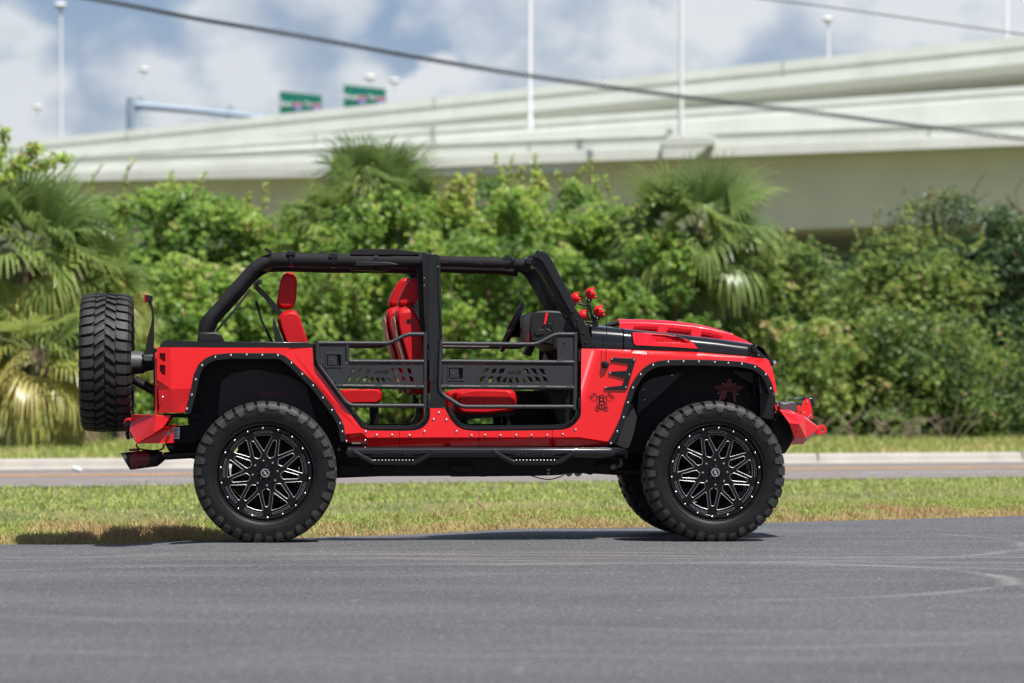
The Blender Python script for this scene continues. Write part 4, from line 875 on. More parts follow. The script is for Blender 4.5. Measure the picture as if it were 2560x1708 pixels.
# sleeve at the foot, foot cover
mb.tube(vr([(1212, 850), (1226, 800), (1262, 725)], 'a', [-.58] * 3), [0.040, 0.047, 0.049], 14)
cage = mb.build('roll_cage', ['fabric', 'gloss', 'white'], car, smooth=60); mirror(cage)
mb = MB(); A = L('a', -0.66, (1150, 940), (1160, 862), (1185, 845), (1330, 845), (1375, 868), (1392, 940)); mb.prism(A, [(p[0], -0.50, p[2]) for p in A])
o = mb.build('cage_foot', 'plastic', car, bevel=0.012); mirror(o)
mb = MB()
for x in (-.0,):
    c = loc(*q('b', (1100, 180))[0], -.58); mb.tube([(c[0], -.58, c[2]), (c[0], -.5, c[2] + .012), (c[0], .5, c[2] + .012), (c[0], .58, c[2])], 0.042, 14); mb.build('cage_crossbar', 'fabric', car, smooth=60); mb = MB()
    c = loc(*q('a', (1790, 190))[0], -.58); mb.tube([(c[0], -.58, c[2]), (c[0], .58, c[2])], 0.040, 14); mb.build('cage_crossbar', 'fabric', car, smooth=60); mb = MB()
    c = loc(*q('b', (1110, 230))[0], -.58); mb.tube(smooth_path([(c[0] - .02, -.58, c[2]), (c[0] - .01, -.62, c[2] - .25), (c[0] + .03, -.62, c[2] - .75)]), 0.036, 12); mb.build('cage_upright', 'fabric', car, smooth=60); mb = MB()
    mb.tube(smooth_path([(c[0] - .02, .58, c[2]), (c[0] - .01, .62, c[2] - .25), (c[0] + .03, .62, c[2] - .75)]), 0.036, 12); mb.build('cage_upright', 'fabric', car, smooth=60)
# padding straps, buckles, folded top bulge, grab handles
mb = MB()
for z, x, y in (('a', 2012, 172), ('b', 268, 185), ('b', 1870, 205), ('b', 660, 190)):
    c = loc(*q(z, (x, y))[0], -.58); mb.lathe([(0.0515, -.012), (0.0515, .012)], c, 'x', 20)
for z, P in (('a', (2012, 125)), ('b', (268, 150)), ('b', (1870, 170))):
    c = loc(*q(z, P)[0], -.625); mb.box(c, (0.055, 0.018, 0.02))
for P in [((1265, 212), (1335, 200)), ((1575, 205), (1635, 225)), ((1885, 212), (1945, 172))]:
    A = L('b', -.645, *P); mb.tube(A, 0.0045, 8)
c = loc(*q('a', (1800, 100))[0], -.60); mb.box(c, (0.05, 0.05, 0.02), Matrix.Rotation(R(35), 3, 'Y'))
mb.build('cage_strap', 'gloss', car, smooth=40)
mb = MB()
A = L('b', -.62, (430, 103), (480, 88), (560, 80), (850, 84), (960, 100), (1060, 112), (1060, 140), (430, 140)); mb.prism(A, [(p[0], -.50, p[2]) for p in A])
A = L('b', -.655, (470, 208), (480, 196), (760, 202), (870, 222), (860, 232), (640, 240), (470, 240)); mb.prism(A, [(p[0], -.52, p[2]) for p in A], 1)
A = L('b', -.60, (430, 262), (760, 258), (800, 270), (720, 284), (440, 276)); mb.prism(A, [(p[0], -.45, p[2]) for p in A], 2)
mb.build('speaker_pod', ['fabric', 'plastic', 'under'], car, bevel=0.008)

# windshield
mb = MB()
pil = [(545, 95), (580, 86), (625, 95), (690, 140), (745, 220), (800, 325), (930, 575), (1066, 850), (992, 896), (880, 690), (640, 262), (600, 214), (560, 190), (500, 180)]
mb.sheet(L('i', -0.70, *pil), 0.07)
mb.tube(L('i', -0.69, *[(640, 108), (692, 150), (750, 240), (900, 525), (1066, 848)]), 0.008, 8)
pw = mb.build('windshield_pillar', 'gloss', car, smooth=40, bevel=0.006); mirror(pw)
mb = MB(); mb.sheet(L('i', -0.665, (400, 196), (560, 196), (650, 270), (770, 480), (940, 800), (1045, 1010), (1065, 1125), (975, 1010), (855, 830), (672, 500), (575, 352), (500, 295), (400, 262)), 0.05)
o = mb.build('door_seal_channel', 'plastic', car, bevel=0.004); mirror(o)
mb = MB(); mb.sheet(L('i', -0.725, (992, 896), (1066, 858), (1160, 1000), (1225, 1120), (1292, 1262), (1312, 1402), (1160, 1408), (1125, 1190), (1050, 1000)), 0.03)
rivets(mb, q('i', (1043, 918), (1098, 1032), (1175, 1212), (1203, 1335)), -0.726, 0.009, 0)
o = mb.build('windshield_hinge', 'black', car, bevel=0.003); mirror(o)
top = loc(*q('i', (640, 165))[0], -.66); bot = loc(*q('i', (1180, 1110))[0], -.66)
mb = MB()
mb.prism([(top[0] - .10, -.66, top[2] + .0), (top[0] + .02, -.66, top[2] + .025), (top[0] + .05, -.66, top[2] - .03), (top[0] - .02, -.66, top[2] - .065), (top[0] - .08, -.66, top[2] - .05)],
         [(top[0] - .10, .66, top[2] + .0), (top[0] + .02, .66, top[2] + .025), (top[0] + .05, .66, top[2] - .03), (top[0] - .02, .66, top[2] - .065), (top[0] - .08, .66, top[2] - .05)])
mb.box((bot[0], 0, bot[2] - .02), (0.08, 1.32, 0.07))
fr_w = mb.build('windshield_frame', 'gloss', car, bevel=0.006)
glass = bpy.data.materials.new('windscreen_glass'); glass.use_nodes = True
gt = glass.node_tree; gb = gt.nodes['Principled BSDF']; gb.inputs['Base Color'].default_value = (0.72, 0.80, 0.78, 1); gb.inputs['Roughness'].default_value = 0.02; gb.inputs['Transmission Weight'].default_value = 1.0; gb.inputs['IOR'].default_value = 1.45
M['glass'] = glass
mb = MB(); mb.prism([(top[0] + .02, -.63, top[2] - .03), (top[0] + .02, .63, top[2] - .03), (bot[0] + .005, .63, bot[2]), (bot[0] + .005, -.63, bot[2])], [(top[0] + .026, -.63, top[2] - .03), (top[0] + .026, .63, top[2] - .03), (bot[0] + .011, .63, bot[2]), (bot[0] + .011, -.63, bot[2])])
mb.build('windscreen', 'glass', car, smooth=0)

# tube doors
def tubes(mb, zone, v, paths, r, m=0):
    for p in paths: mb.tube(LP(fillet(q(zone, *p), 7, 4), v), r, 12, m)
VD = -0.805
def mkdoor(zone, paths, plates, latch, hinges, r, text, txt_at, welds):
    mb = MB(); tubes(mb, zone, VD, paths, r)
    for w in welds: mb.box(loc(*q(zone, w)[0], VD - .004), (0.045, 0.018, 0.010), None, 1)
    d = mb.build('tube_door', ['powder', 'greypl'], car, smooth=50)
    mb = MB()
    for out, hol in plates: mb.sheet(L(zone, VD - 0.004, *out), 0.008, holes=[L(zone, VD - 0.004, *h) for h in hol])
    mb.build('door_skin', 'powder', d, bevel=0.001)
    mb = MB(); x0, y0, x1, y1 = latch
    mb.sheet(L(zone, VD + 0.012, (x0, y0), (x1, y0), (x1, y1), (x0, y1)), 0.004, m=0)
    fr_ = [(x0 - 22, y0 - 22), (x1 + 22, y0 - 22), (x1 + 22, y1 + 22), (x0 - 22, y1 + 22)]
    mb.sheet(L(zone, VD - 0.009, *fr_), 0.005, holes=[L(zone, VD - 0.009, (x0, y0), (x1, y0), (x1, y1), (x0, y1))], m=1)
    mb.sheet(L(zone, VD - 0.006, (x0 + 12, y0 + 14), (x1 - 70, y0 + 14), (x1 - 52, y0 + 35), (x1 - 52, y1 - 14), (x0 + 12, y1 - 14)), 0.012, m=1)
    rivets(mb, q(zone, ((x0 + x1) / 2 - 35, (y0 + y1) / 2)), VD - 0.008, 0.006, 2)
    rivets(mb, q(zone, (x0 - 6, y0 - 14), (x1 + 6, y0 - 14), (x0 - 6, y1 + 14), (x1 + 6, y1 + 14)), VD - 0.010, 0.004, 2)
    mb.build('door_latch', ['under', 'powder', 'greypl'], d, bevel=0.001)
    for h in hinges:
        mb = MB(); A = L(zone, VD + 0.01, (h[0], h[1]), (h[2], h[1]), (h[2], h[3]), (h[0], h[3])); mb.prism(A, [(p[0], p[1] + .04, p[2]) for p in A])
        c = loc(*q(zone, ((h[0] + h[2]) / 2 + 8, (h[1] + h[3]) / 2))[0], VD - .002); mb.tube([(c[0], c[1], c[2] - .035), (c[0], c[1], c[2] + .035)], 0.009, 10)
        mb.build('hinge', 'black', d, bevel=0.002)
    tx = loc(*q(zone, txt_at)[0], VD - 0.006); textmesh('door_lettering', text, 0.030, tx, 'plastic', d, extrude=0.0006, shear=0.25, sx=1.25, spacing=0.95)
    return d
sl_r = [[(555, 560), (606, 558), (560, 628), (515, 652)], [(660, 565), (716, 560), (690, 622), (625, 652)], [(770, 570), (828, 558), (795, 630), (738, 652)],
        [(1098, 562), (1165, 566), (1192, 652), (1138, 616)], [(1203, 562), (1270, 568), (1296, 656), (1235, 622)], [(1308, 562), (1380, 568), (1402, 656), (1335, 622)],
        [(500, 688), (562, 664), (522, 752), (472, 756)], [(605, 688), (672, 666), (635, 752), (582, 756)], [(715, 688), (780, 666), (745, 750), (690, 756)], [(812, 700), (862, 688), (850, 756), (792, 757)], [(900, 700), (945, 688), (942, 757), (888, 757)],
        [(968, 692), (1010, 702), (1026, 758), (980, 757)], [(1048, 692), (1090, 712), (1116, 760), (1072, 750)], [(1140, 668), (1195, 694), (1226, 760), (1174, 748)], [(1245, 668), (1306, 690), (1332, 757), (1274, 746)], [(1354, 668), (1416, 690), (1440, 757), (1384, 750)]]
d1 = mkdoor('g', [[(75, 180), (75, 440), (95, 520), (340, 860), (468, 1040), (540, 1082), (620, 1088), (1572, 1090)], [(1585, 60), (1582, 600), (1578, 1130)], [(75, 212), (1050, 216), (1110, 200), (1310, 102), (1372, 88), (1585, 90)], [(495, 235), (495, 430), (520, 470), (1570, 472)], [(345, 812), (1570, 830)]],
            [([(100, 250), (480, 250), (480, 492), (520, 505), (1560, 507), (1560, 800), (345, 792), (105, 462)], sl_r + [[(212, 372), (405, 372), (405, 532), (212, 532)]])], (212, 372, 405, 532), [(1592, 335, 1645, 428), (1590, 1003, 1642, 1105)], 0.0138, 'ARIES', (972, 612), [(390, 800), (925, 806), (1500, 810)])
sl_f = [[(722, 547), (776, 547), (745, 612), (688, 632)], [(822, 552), (880, 545), (860, 602), (795, 627)], [(924, 548), (990, 545), (965, 612), (898, 627)],
        [(1233, 550), (1290, 552), (1326, 636), (1274, 602)], [(1334, 547), (1400, 552), (1432, 642), (1370, 602)], [(1444, 547), (1505, 552), (1536, 640), (1475, 602)],
        [(660, 667), (722, 650), (686, 737), (638, 738)], [(770, 667), (832, 646), (802, 738), (748, 738)], [(878, 667), (940, 646), (915, 738), (853, 738)], [(968, 682), (1016, 670), (1006, 742), (953, 742)], [(1048, 676), (1096, 670), (1096, 742), (1038, 742)],
        [(1124, 670), (1160, 676), (1186, 742), (1140, 737)], [(1200, 676), (1236, 692), (1266, 742), (1224, 736)], [(1280, 650), (1340, 672), (1371, 742), (1320, 727)], [(1384, 650), (1446, 672), (1476, 742), (1414, 727)], [(1485, 650), (1546, 672), (1576, 742), (1520, 727)]]
d2 = mkdoor('h', [[(122, 165), (112, 480), (104, 790), (118, 870), (175, 925), (375, 1050), (445, 1066), (1925, 1066)], [(1940, 55), (1925, 1105)], [(125, 210), (1365, 222), (1440, 206), (1640, 102), (1705, 86), (1935, 88)], [(125, 450), (1935, 466)], [(120, 795), (1930, 808)]],
            [([(140, 488), (1910, 500), (1905, 785), (140, 772)], sl_f + [[(230, 540), (415, 540), (415, 690), (230, 690)]]), ([(1694, 120), (1908, 120), (1908, 445), (1694, 440)], [[(1760, 215), (1783, 195), (1806, 215), (1783, 242)]])], (230, 540, 415, 690), [(1962, 330, 2000, 430), (1960, 968, 2000, 1072)], 0.0138, 'ARIES', (1108, 600), [(180, 772), (705, 776), (1100, 780), (1495, 784), (1860, 786), (1730, 440)])
mirror(d1); mirror(d2)

# hood
def hood_section(u, w, zb, zs, crown, n=10):
    """from the near bottom edge over the top to the far one"""
    h = zs - zb
    half = [(-w, zb), (-w - .004, zb + .30 * h), (-w + .004, zb + .62 * h), (-w + .022, zb + .84 * h), (-w + .055, zb + .96 * h), (-w + .12, zs + .004), (-w + .26, zs + crown * .55), (0, zs + crown)]
    return [(u, a, b) for a, b in half] + [(u, -a, b) for a, b in half[-2::-1]]
def hood_loft(mb, st, m=0):
    S = []
    for top, bot, w, cr in st:
        pb = loc(bot[0], bot[1], -w); pt = loc(top[0], top[1], -w + .10); S.append(hood_section(pb[0], w, pb[2], pt[2], cr))
    n = len(S[0]); vs = [p for s_ in S for p in s_]
    mb.add(vs, [(i * n + j, i * n + j + 1, (i + 1) * n + j + 1, (i + 1) * n + j) for i in range(len(S) - 1) for j in range(n - 1)], m)
    for s_ in (S[0], S[-1]): mb.add(s_, [list(range(n))], m)
mb = MB(); hood_loft(mb, [((1474, 815.5), (1480, 872.5), .715, .02), ((1520, 818.5), (1520, 873), .715, .02), ((1556.2, 822.2), (1557.5, 873.5), .712, .02)])
mb.build('cowl', 'gloss', car, smooth=55)
mb = MB(); hood_loft(mb, [((1559.3, 822.6), (1560.5, 873.6), .712, .02), ((1640, 830.5), (1640, 876.5), .70, .022), ((1716, 838.5), (1716, 880.5), .69, .024), ((1794, 847.5), (1794, 886), .675, .024), ((1864, 857.5), (1864, 892.5), .66, .02), ((1886, 861.5), (1886, 894.5), .655, .015), ((1899, 866.5), (1899, 896), .652, .01), ((1910, 875), (1911, 897.5), .650, .004), ((1919.5, 889), (1920.5, 899), .648, .0)])
hood = mb.build('hood', 'gloss', car, smooth=55)
# centre scoop
tp = [(240, 99), (350, 97), (600, 100), (900, 114), (1200, 150), (1400, 190), (1550, 233), (1690, 274), (1712, 300), (1830, 350), (1925, 402)]
ed = [(248, 132), (340, 130), (600, 136), (900, 152), (1200, 182), (1400, 216), (1550, 254), (1680, 292), (1708, 306), (1830, 354), (1925, 405)]
mb = MB(); S = []
for a, b in zip(tp, ed):
    t_ = loc(*q('j', a)[0], -.33); e_ = loc(*q('j', b)[0], -.375); zb = loc(*q('j', (a[0], 205 + (a[0] - 240) * .121))[0], -.40)[2] - 0.05
    hf = [(-.40, min(zb, e_[2] - .002)), (-.375, e_[2]), (-.33, t_[2]), (-.15, t_[2] + .006), (0, t_[2] + .008)]
    S.append([(t_[0], x, z) for x, z in hf] + [(t_[0], -x, z) for x, z in hf[-2::-1]])
n = len(S[0]); mb.add([p for s_ in S for p in s_], [(i * n + j, i * n + j + 1, (i + 1) * n + j + 1, (i + 1) * n + j) for i in range(len(S) - 1) for j in range(n - 1)])
mb.add(S[0], [list(range(n))]); mb.add(S[-1], [list(range(n))])
scoop = mb.build('hood_scoop', 'redgloss', hood, smooth=28, bevel=0.004)
vm = mat('dark_red_vent_mesh', (0.40, 0.005, 0.010), 0.75, spec=0.1, var=0.6, vscale=150)
for P in ([(440, 178), (746, 184), (742, 224), (438, 212)], [(872, 194), (1180, 226), (1176, 260), (878, 224)], [(1308, 243), (1540, 298), (1576, 322), (1562, 330), (1308, 280)]):
    mb = MB(); A = L('j', -.413, *P); mb.sheet(A, 0.020); mb.build('scoop_vent', vm, hood)
# side scoops
def hv(p):  # hood half width at picture column
    return -(0.712 - (p[0] - 1560) * 0.00016)
so = q('j', (412, 272), (425, 262), (600, 268), (855, 292), (1000, 320), (1100, 352), (1200, 402), (1256, 472), (1000, 455), (600, 433), (455, 426), (430, 400))
si = q('j', (655, 292), (850, 302), (1040, 336), (1152, 396), (1000, 394), (722, 386), (700, 342))
mb = MB()
def so_loc(p, d): return loc(p[0], p[1], hv(p) - d + (0.022 if p[1] < 840 and p[0] < 1690 else 0.008))
mb.sheet([so_loc(p, .022) for p in so], 0.05, holes=[[so_loc(p, .022) for p in si]], m=0)
mb.sheet([so_loc(p, .012) for p in si], 0.004, m=1)
o = mb.build('hood_side_vent', ['redgloss', vm], hood, smooth=20, bevel=0.003); mirror(o)
mb = MB(); A = [(p[0], p[1] + .006, p[2]) for p in [so_loc(q_, .022) for q_ in so]]; mb.tube(A, 0.006, 8, closed=True); o = mb.build('vent_gasket', 'under', hood); mirror(o)
# hood latch, hood corner shade, wiper nozzle
mb = MB()
for P, v in (([(1895, 450), (1925, 440), (1960, 500), (1985, 610), (1960, 606), (1900, 560)], -.665), ([(1925, 440), (1985, 450), (2030, 560), (2030, 610), (2010, 610), (1990, 530), (1945, 500)], -.672), ([(1935, 415), (1985, 415), (1995, 455), (1940, 455)], -.662)):
    A = L('j', v, *P); mb.prism(A, [(p[0], p[1] + .03, p[2]) for p in A])
rivets(mb, q('j', (2027, 552), (1972, 602), (2028, 604)), -.675, .006, 1)
o = mb.build('hood_latch', ['under', 'chrome'], hood, bevel=0.002); mirror(o)
mb = MB(); A = L('j', -.45, (165, 160), (235, 110), (248, 150), (215, 165)); mb.prism(A, [(p[0], .45, p[2]) for p in A]); mb.build('cowl_wiper', 'plastic', car, bevel=0.004)
# grille and headlights
mb = MB(); uf = loc(1898, 905, -.6)[0]; z0, z1 = loc(1928, 985, -.6)[2], loc(1922, 896, -.6)[2]
gr = []
zm = (z0 + z1) / 2
outl = [(-.68, z0), (.68, z0), (.66, z1), (-.66, z1)]
hol = [[(x - .028, z0 + .05), (x + .028, z0 + .05), (x + .028, z1 - .03), (x - .028, z1 - .03)] for x in np.linspace(-.27, .27, 7)]
tmp = MB(); tmp.sheet([(a, 0, b) for a, b in outl], 0.06, holes=[[(a, 0, b) for a, b in h] for h in hol])
mb.add([(uf + 0.05 - p[1], p[0], p[2]) for p in tmp.v], tmp.f)
mb.box((uf - .03, 0, zm), (0.02, 1.2, z1 - z0), None, 1)
mb.build('grille', ['gloss', 'under'], car, bevel=0.004)
for sgn in (-1, 1):
    mb = MB(); c = (uf + .05, sgn * .46, zm + .03); mb.lathe([(0.0, .03), (.05, .028), (.085, .014), (.09, 0), (.098, -.002), (.098, .012), (.102, .012), (.102, -.02)], c, 'x', 32); mb.build('headlight', 'chrome', car)
    mb = MB(); c = loc(1935, 908, -.62); mb.ball((c[0], sgn * .62, c[2]), (.018, .03, .022)); mb.build('turn_signal', 'chrome', car)
mb = MB()
A = L('j', -.66, (2020, 428), (2060, 436), (2130, 520), (2205, 620), (2215, 690), (2190, 690), (2150, 606), (2085, 480)); mb.prism(A, [(p[0], -.40, p[2]) for p in A]); mb.build('headlight_hood', 'gloss', car, bevel=0.006); mirror(car.children[-1])

# fender bracket with three prongs
mb = MB()
br = q('c', (530, 940), (540, 935), (728, 940), (726, 962), (660, 1190), (485, 1190), (479, 1172), (620, 1156), (642, 1100), (520, 1068), (516, 1046), (656, 1038), (672, 985), (530, 962))
mb.sheet(LP(br, VB - 0.010), 0.009); rivets(mb, q('c', (539, 947), (714, 953), (526, 1056), (677, 1069), (490, 1172), (649, 1170)), VB - .011, 0.0075)
mb.build('fender_bracket', ['black', 'chrome'], car, bevel=0.002)
# antenna
c = loc(*q('c', (485, 990))[0], VB); mb = MB(); mb.lathe([(0, -.035), (.012, -.034), (.022, -.026), (.026, -.012), (.026, 0)], c, 'y', 24)
t = loc(*q('c', (500, 545))[0], VB - .04); mb.tube([(c[0] + .001, c[1] - .035, c[2]), (c[0] + .002, c[1] - .05, c[2] + .02), t], 0.0026, 6); mb.ball(t, .005); mb.build('antenna', 'plastic', car)
# shield emblem
mb = MB(); v = VB - 0.0015
sh = [(415, 1246), (436, 1238), (458, 1226), (480, 1238), (501, 1246), (500, 1310), (482, 1336), (458, 1352), (434, 1336), (418, 1310)]
def ringpoly(mb, P, w, zone, v):
    cx = sum(p[0] for p in P) / len(P); cy = sum(p[1] for p in P) / len(P); I = [(cx + (x - cx) * w, cy + (y - cy) * w) for x, y in P]
    mb.sheet(L(zone, v, *P), 0.0015, holes=[L(zone, v, *I)])
ringpoly(mb, sh, 0.88, 'c', v)
for sx, ang in ((1, 40), (-1, -40)):
    cx, cy = 458 + sx * 64, 1250; ca, sa = math.cos(R(sx * 40)), math.sin(R(sx * 40))
    rec = [(-28, -26), (28, -26), (28, 18), (18, 26), (-18, 26), (-28, 18)]
    P = [(cx + a * ca - b * sa, cy + a * sa + b * ca) for a, b in rec]; ringpoly(mb, P, 0.90, 'c', v)
    for yy in (-14, -3): 
        P = [(cx + a * ca - b * sa, cy + a * sa + b * ca) for a, b in ((-26, yy - 2), (26, yy - 2), (26, yy + 2), (-26, yy + 2))]; mb.sheet(L('c', v, *P), 0.0015)
    cx, cy = 458 - sx * 32, 1342
    ringpoly(mb, [(cx + 21 * math.cos(k * math.pi / 8), cy + 21 * math.sin(k * math.pi / 8)) for k in range(16)], 0.80, 'c', v - .0004); ringpoly(mb, [(cx + 9 * math.cos(k * math.pi / 6), cy + 9 * math.sin(k * math.pi / 6)) for k in range(12)], 0.6, 'c', v - .0004)
ringpoly(mb, [(460 + 7 * math.cos(k * math.pi / 6), 1329 + 7 * math.sin(k * math.pi / 6)) for k in range(12)], 0.5, 'c', v)
mb.build('shield_emblem', 'under', car, smooth=0)
textmesh('emblem_letter', 'B', 0.083, loc(*q('c', (459, 1285))[0], v), 'under', car, extrude=.0008, sx=1.15)

# seats
def cushion(mb, poly, zone, v, w, m=0, bulge=0.92, du=0.0):
    """a padded block: outline in the side view, rounded across its width"""
    P = fillet(q(zone, *poly), 9, 3, closed=True); cx = sum(p[0] for p in P) / len(P); cy = sum(p[1] for p in P) / len(P)
    rows = []
    for f, s_ in ((-.5, .80), (-.485, .90), (-.44, .97), (-.36, 1.0), (.36, 1.0), (.44, .97), (.485, .90), (.5, .80)):
        rows.append([(lambda p: (p[0] + du, v + f * w, p[2]))(loc(cx + (x - cx) * s_, cy + (y - cy) * s_, v)) for x, y in P])
    n = len(P); vs = [p for r_ in rows for p in r_]
    mb.add(vs, [(i * n + j, i * n + (j + 1) % n, (i + 1) * n + (j + 1) % n, (i + 1) * n + j) for i in range(len(rows) - 1) for j in range(n)], m)
    mb.add(rows[0], [list(range(n))], m); mb.add(rows[-1], [list(range(n))], m)
def front_seat(v, du):
    s = empty('front_seat', parent=car)
    back = [(838, 655), (870, 628), (960, 612), (1000, 636), (1050, 735), (1110, 900), (1150, 1150), (1165, 1400), (1010, 1430), (960, 1200), (905, 1000), (855, 820), (834, 710)]
    mb = MB(); cushion(mb, back, 'b', v, 0.50, 0, du=du); mb.build('backrest', 'leather', s, smooth=60)
    mb = MB(); cushion(mb, [(836, 720), (850, 700), (878, 860), (930, 1020), (985, 1240), (1000, 1400), (985, 1420), (940, 1180), (890, 1000), (850, 850)], 'b', v, 0.44, 0, du=du - .02); mb.build('back_cover', 'tan', s, smooth=60)
    mb = MB(); cushion(mb, [(853, 600), (862, 560), (900, 470), (945, 392), (985, 358), (1030, 352), (1070, 372), (1088, 420), (1082, 480), (1040, 560), (1005, 600), (960, 608), (880, 610)], 'b', v, 0.27, 0, du=du); mb.build('headrest', 'leather', s, smooth=60)
    mb = MB()
    for dv in (-.07, .07):
        a, b = loc(*q('b', (930, 590))[0], v), loc(*q('b', (925, 660))[0], v); mb.tube([(a[0] + du, v + dv, a[2]), (b[0] + du, v + dv, b[2])], .006, 8)
    mb.build('headrest_post', 'chrome', s)
    mb = MB(); cushion(mb, [(300, 880), (330, 862), (450, 832), (600, 822), (1060, 835), (1105, 880), (1120, 960), (1112, 1080), (1070, 1130), (700, 1170), (330, 1160), (285, 1110), (280, 960)], 'h', v, 0.50, 0, du=du); mb.build('seat_cushion', 'leather', s, smooth=60)
    mb = MB(); 
    A = L('h', v - .2, (330, 1160), (1090, 1140), (1110, 1180), (400, 1245), (350, 1220)); mb.prism([(p[0] + du, v - .2, p[2]) for p in A], [(p[0] + du, v + .2, p[2]) for p in A])
    for x in (420, 1000):
        for dv in (-.19, .19):
            a, b = loc(*q('h', (x, 1190))[0], v), loc(*q('h', (x + 30, 1420))[0], v); mb.tube([(a[0] + du, v + dv, a[2]), (b[0] + du, v + dv, b[2] - .05)], .018, 8)
    mb.build('seat_base', 'under', s)
    mb = MB(); A = L('b', v - .252, (945, 728), (985, 726), (980, 768), (942, 766)); mb.sheet([(p[0] + du, p[1], p[2]) for p in A], .002); mb.build('seat_label', 'under', s)
    return s
front_seat(-.38, 0.0); front_seat(.38, -0.065)
rs = empty('rear_seat', parent=car)
for v in (-.30, .30):
    mb = MB(); cushion(mb, [(1930, 668), (1985, 648), (2045, 648), (2078, 690), (2120, 810), (2170, 960), (2240, 1150), (2050, 1200), (1990, 1040), (1900, 800), (1885, 720)], 'a', v, 0.585); mb.build('backrest', 'leather', rs, smooth=60)
    mb = MB(); cushion(mb, [(1882, 720), (1900, 790), (1950, 900), (2040, 1150), (1960, 1170), (1900, 960), (1872, 800), (1872, 720)], 'a', v, 0.56, du=-.02); mb.build('back_shell', 'plastic', rs, smooth=60)
    mb = MB(); cushion(mb, [(1876, 600), (1890, 480), (1912, 370), (1940, 318), (1985, 300), (2030, 308), (2062, 350), (2066, 440), (2055, 560), (2040, 605), (2010, 632), (1930, 640), (1880, 620)], 'a', v * 1.2, 0.27); mb.build('headrest', 'leather', rs, smooth=60)
    mb = MB(); cushion(mb, [(380, 862), (930, 858), (962, 900), (966, 990), (945, 1042), (900, 1050), (400, 1056), (340, 980)], 'g', v, 0.585); mb.build('seat_cushion', 'leather', rs, smooth=60)
for v in (-.45, .45):
    mb = MB()
    A = L('g', v, (800, 1050), (930, 1045), (950, 1350), (820, 1350)); mb.prism(A, [(p[0], p[1] + .05, p[2]) for p in A]); mb.build('seat_frame', 'under', rs)
# belts
def strap(mb, P, w, t=.002, m=0):
    P = [Vector(p) for p in P]
    for a, b in zip(P[:-1], P[1:]):
        d = (b - a).normalized(); n_ = d.cross(Vector((0, 1, 0))).normalized() * w / 2; mb.prism([a + n_, b + n_, b - n_, a - n_], [p + Vector((0, t, 0)) for p in (a + n_, b + n_, b - n_, a - n_)], m)
mb = MB()
strap(mb, [loc(*q('a', (1690, 430))[0], -.56), loc(*q('a', (1810, 550))[0], -.52), loc(*q('a', (2000, 790))[0], -.50), loc(*q('a', (2125, 945))[0], -.48)], .034)
mb.build('seat_belt', 'plastic', car); mb = MB()
strap(mb, [loc(*q('a', (1640, 455))[0], -.57), loc(*q('a', (1480, 660))[0], -.60), loc(*q('a', (1325, 838))[0], -.60)], .016)
mb.build('seat_belt', 'plastic', car); mb = MB()
strap(mb, [loc(*q('a', (1690, 560))[0], .50), loc(*q('a', (1740, 740))[0], .50), loc(*q('a', (1840, 945))[0], .50)], .018)
mb.build('seat_belt', 'plastic', car); mb = MB()
c = loc(*q('a', (1722, 385))[0], -.60); mb.lathe([(0, -.012), (.016, -.01), (.018, .02)], c, 'y', 16); c = loc(*q('a', (1690, 415))[0], -.58); mb.box(c, (.035, .02, .05))
mb.build('belt_anchor', 'plastic', car)

# dashboard, wheel, console
mb = MB(); A = q('i', (468, 1010), (482, 960), (520, 918), (580, 902), (700, 898), (860, 906), (905, 930), (960, 1000), (1060, 1130), (1110, 1200), (1110, 1430), (830, 1430), (740, 1370), (520, 1330), (470, 1330), (455, 1180))
mb.prism(LP(A, -.665), LP(A, -.665)); n = len(A); mb.v = mb.v[:n] + [(p[0], .665, p[2]) for p in mb.v[:n]]
dash = mb.build('dashboard', 'plastic', car, smooth=50, bevel=0.012)
mb = MB(); mb.sheet(L('i', -.672, (755, 1120), (790, 1040), (840, 1000), (890, 1005), (912, 1060), (915, 1420), (780, 1420)), .02); mb.sheet(L('i', -.672, (690, 1080), (758, 1074), (748, 1160), (688, 1152)), .01, m=1); mb.sheet(L('i', -.674, (520, 1160), (640, 1150), (660, 1215), (560, 1240), (515, 1210)), .02); mb.build('dash_end_panel', ['plastic', 'under'], dash, bevel=0.003)
mb = MB()
mb.sheet(L('i', -.68, (672, 935), (706, 930), (690, 1020), (668, 1085), (640, 1098), (655, 1020)), .02); mb.sheet(L('i', -.62, (430, 1198), (456, 1195), (450, 1318), (420, 1320)), .05)
mb.build('grab_handle', 'red', dash, bevel=0.002)
mb = MB()
for k in range(5): mb.sheet(L('i', -.677, (690 + k * 11, 1150 + k * 4), (696 + k * 11, 1152 + k * 4), (696 + k * 11, 1156 + k * 4), (690 + k * 11, 1154 + k * 4)), .001)
mb.build('handle_tick', 'white', dash)
mb = MB(); A = q('h', (1125, 850), (1500, 850), (1600, 920), (1900, 940), (1900, 1400), (1000, 1400), (1060, 1180), (1130, 1000)); mb.prism(LP(A, -.12), [(p[0], .12, p[2]) for p in LP(A, -.12)])
A = q('h', (1560, 700), (2000, 700), (2000, 1400), (1750, 1400), (1600, 1000)); mb.prism(LP(A, -.70), [(p[0], .70, p[2]) for p in LP(A, -.70)])
mb.build('console', 'under', car, bevel=0.01)
a_, b_ = Vector(loc(*q('i', (362, 805))[0], .38)), Vector(loc(*q('i', (72, 1455))[0], .38)); ce = (a_ + b_) / 2; ax = (a_ - b_).normalized(); rm = (a_ - b_).length / 2 - .012
mb = MB(); mb.tube([ce + ax * math.cos(t) * rm + Vector((0, 1, 0)) * math.sin(t) * rm for t in np.linspace(0, 2 * math.pi, 40, endpoint=False)], .0165, 12, closed=True)
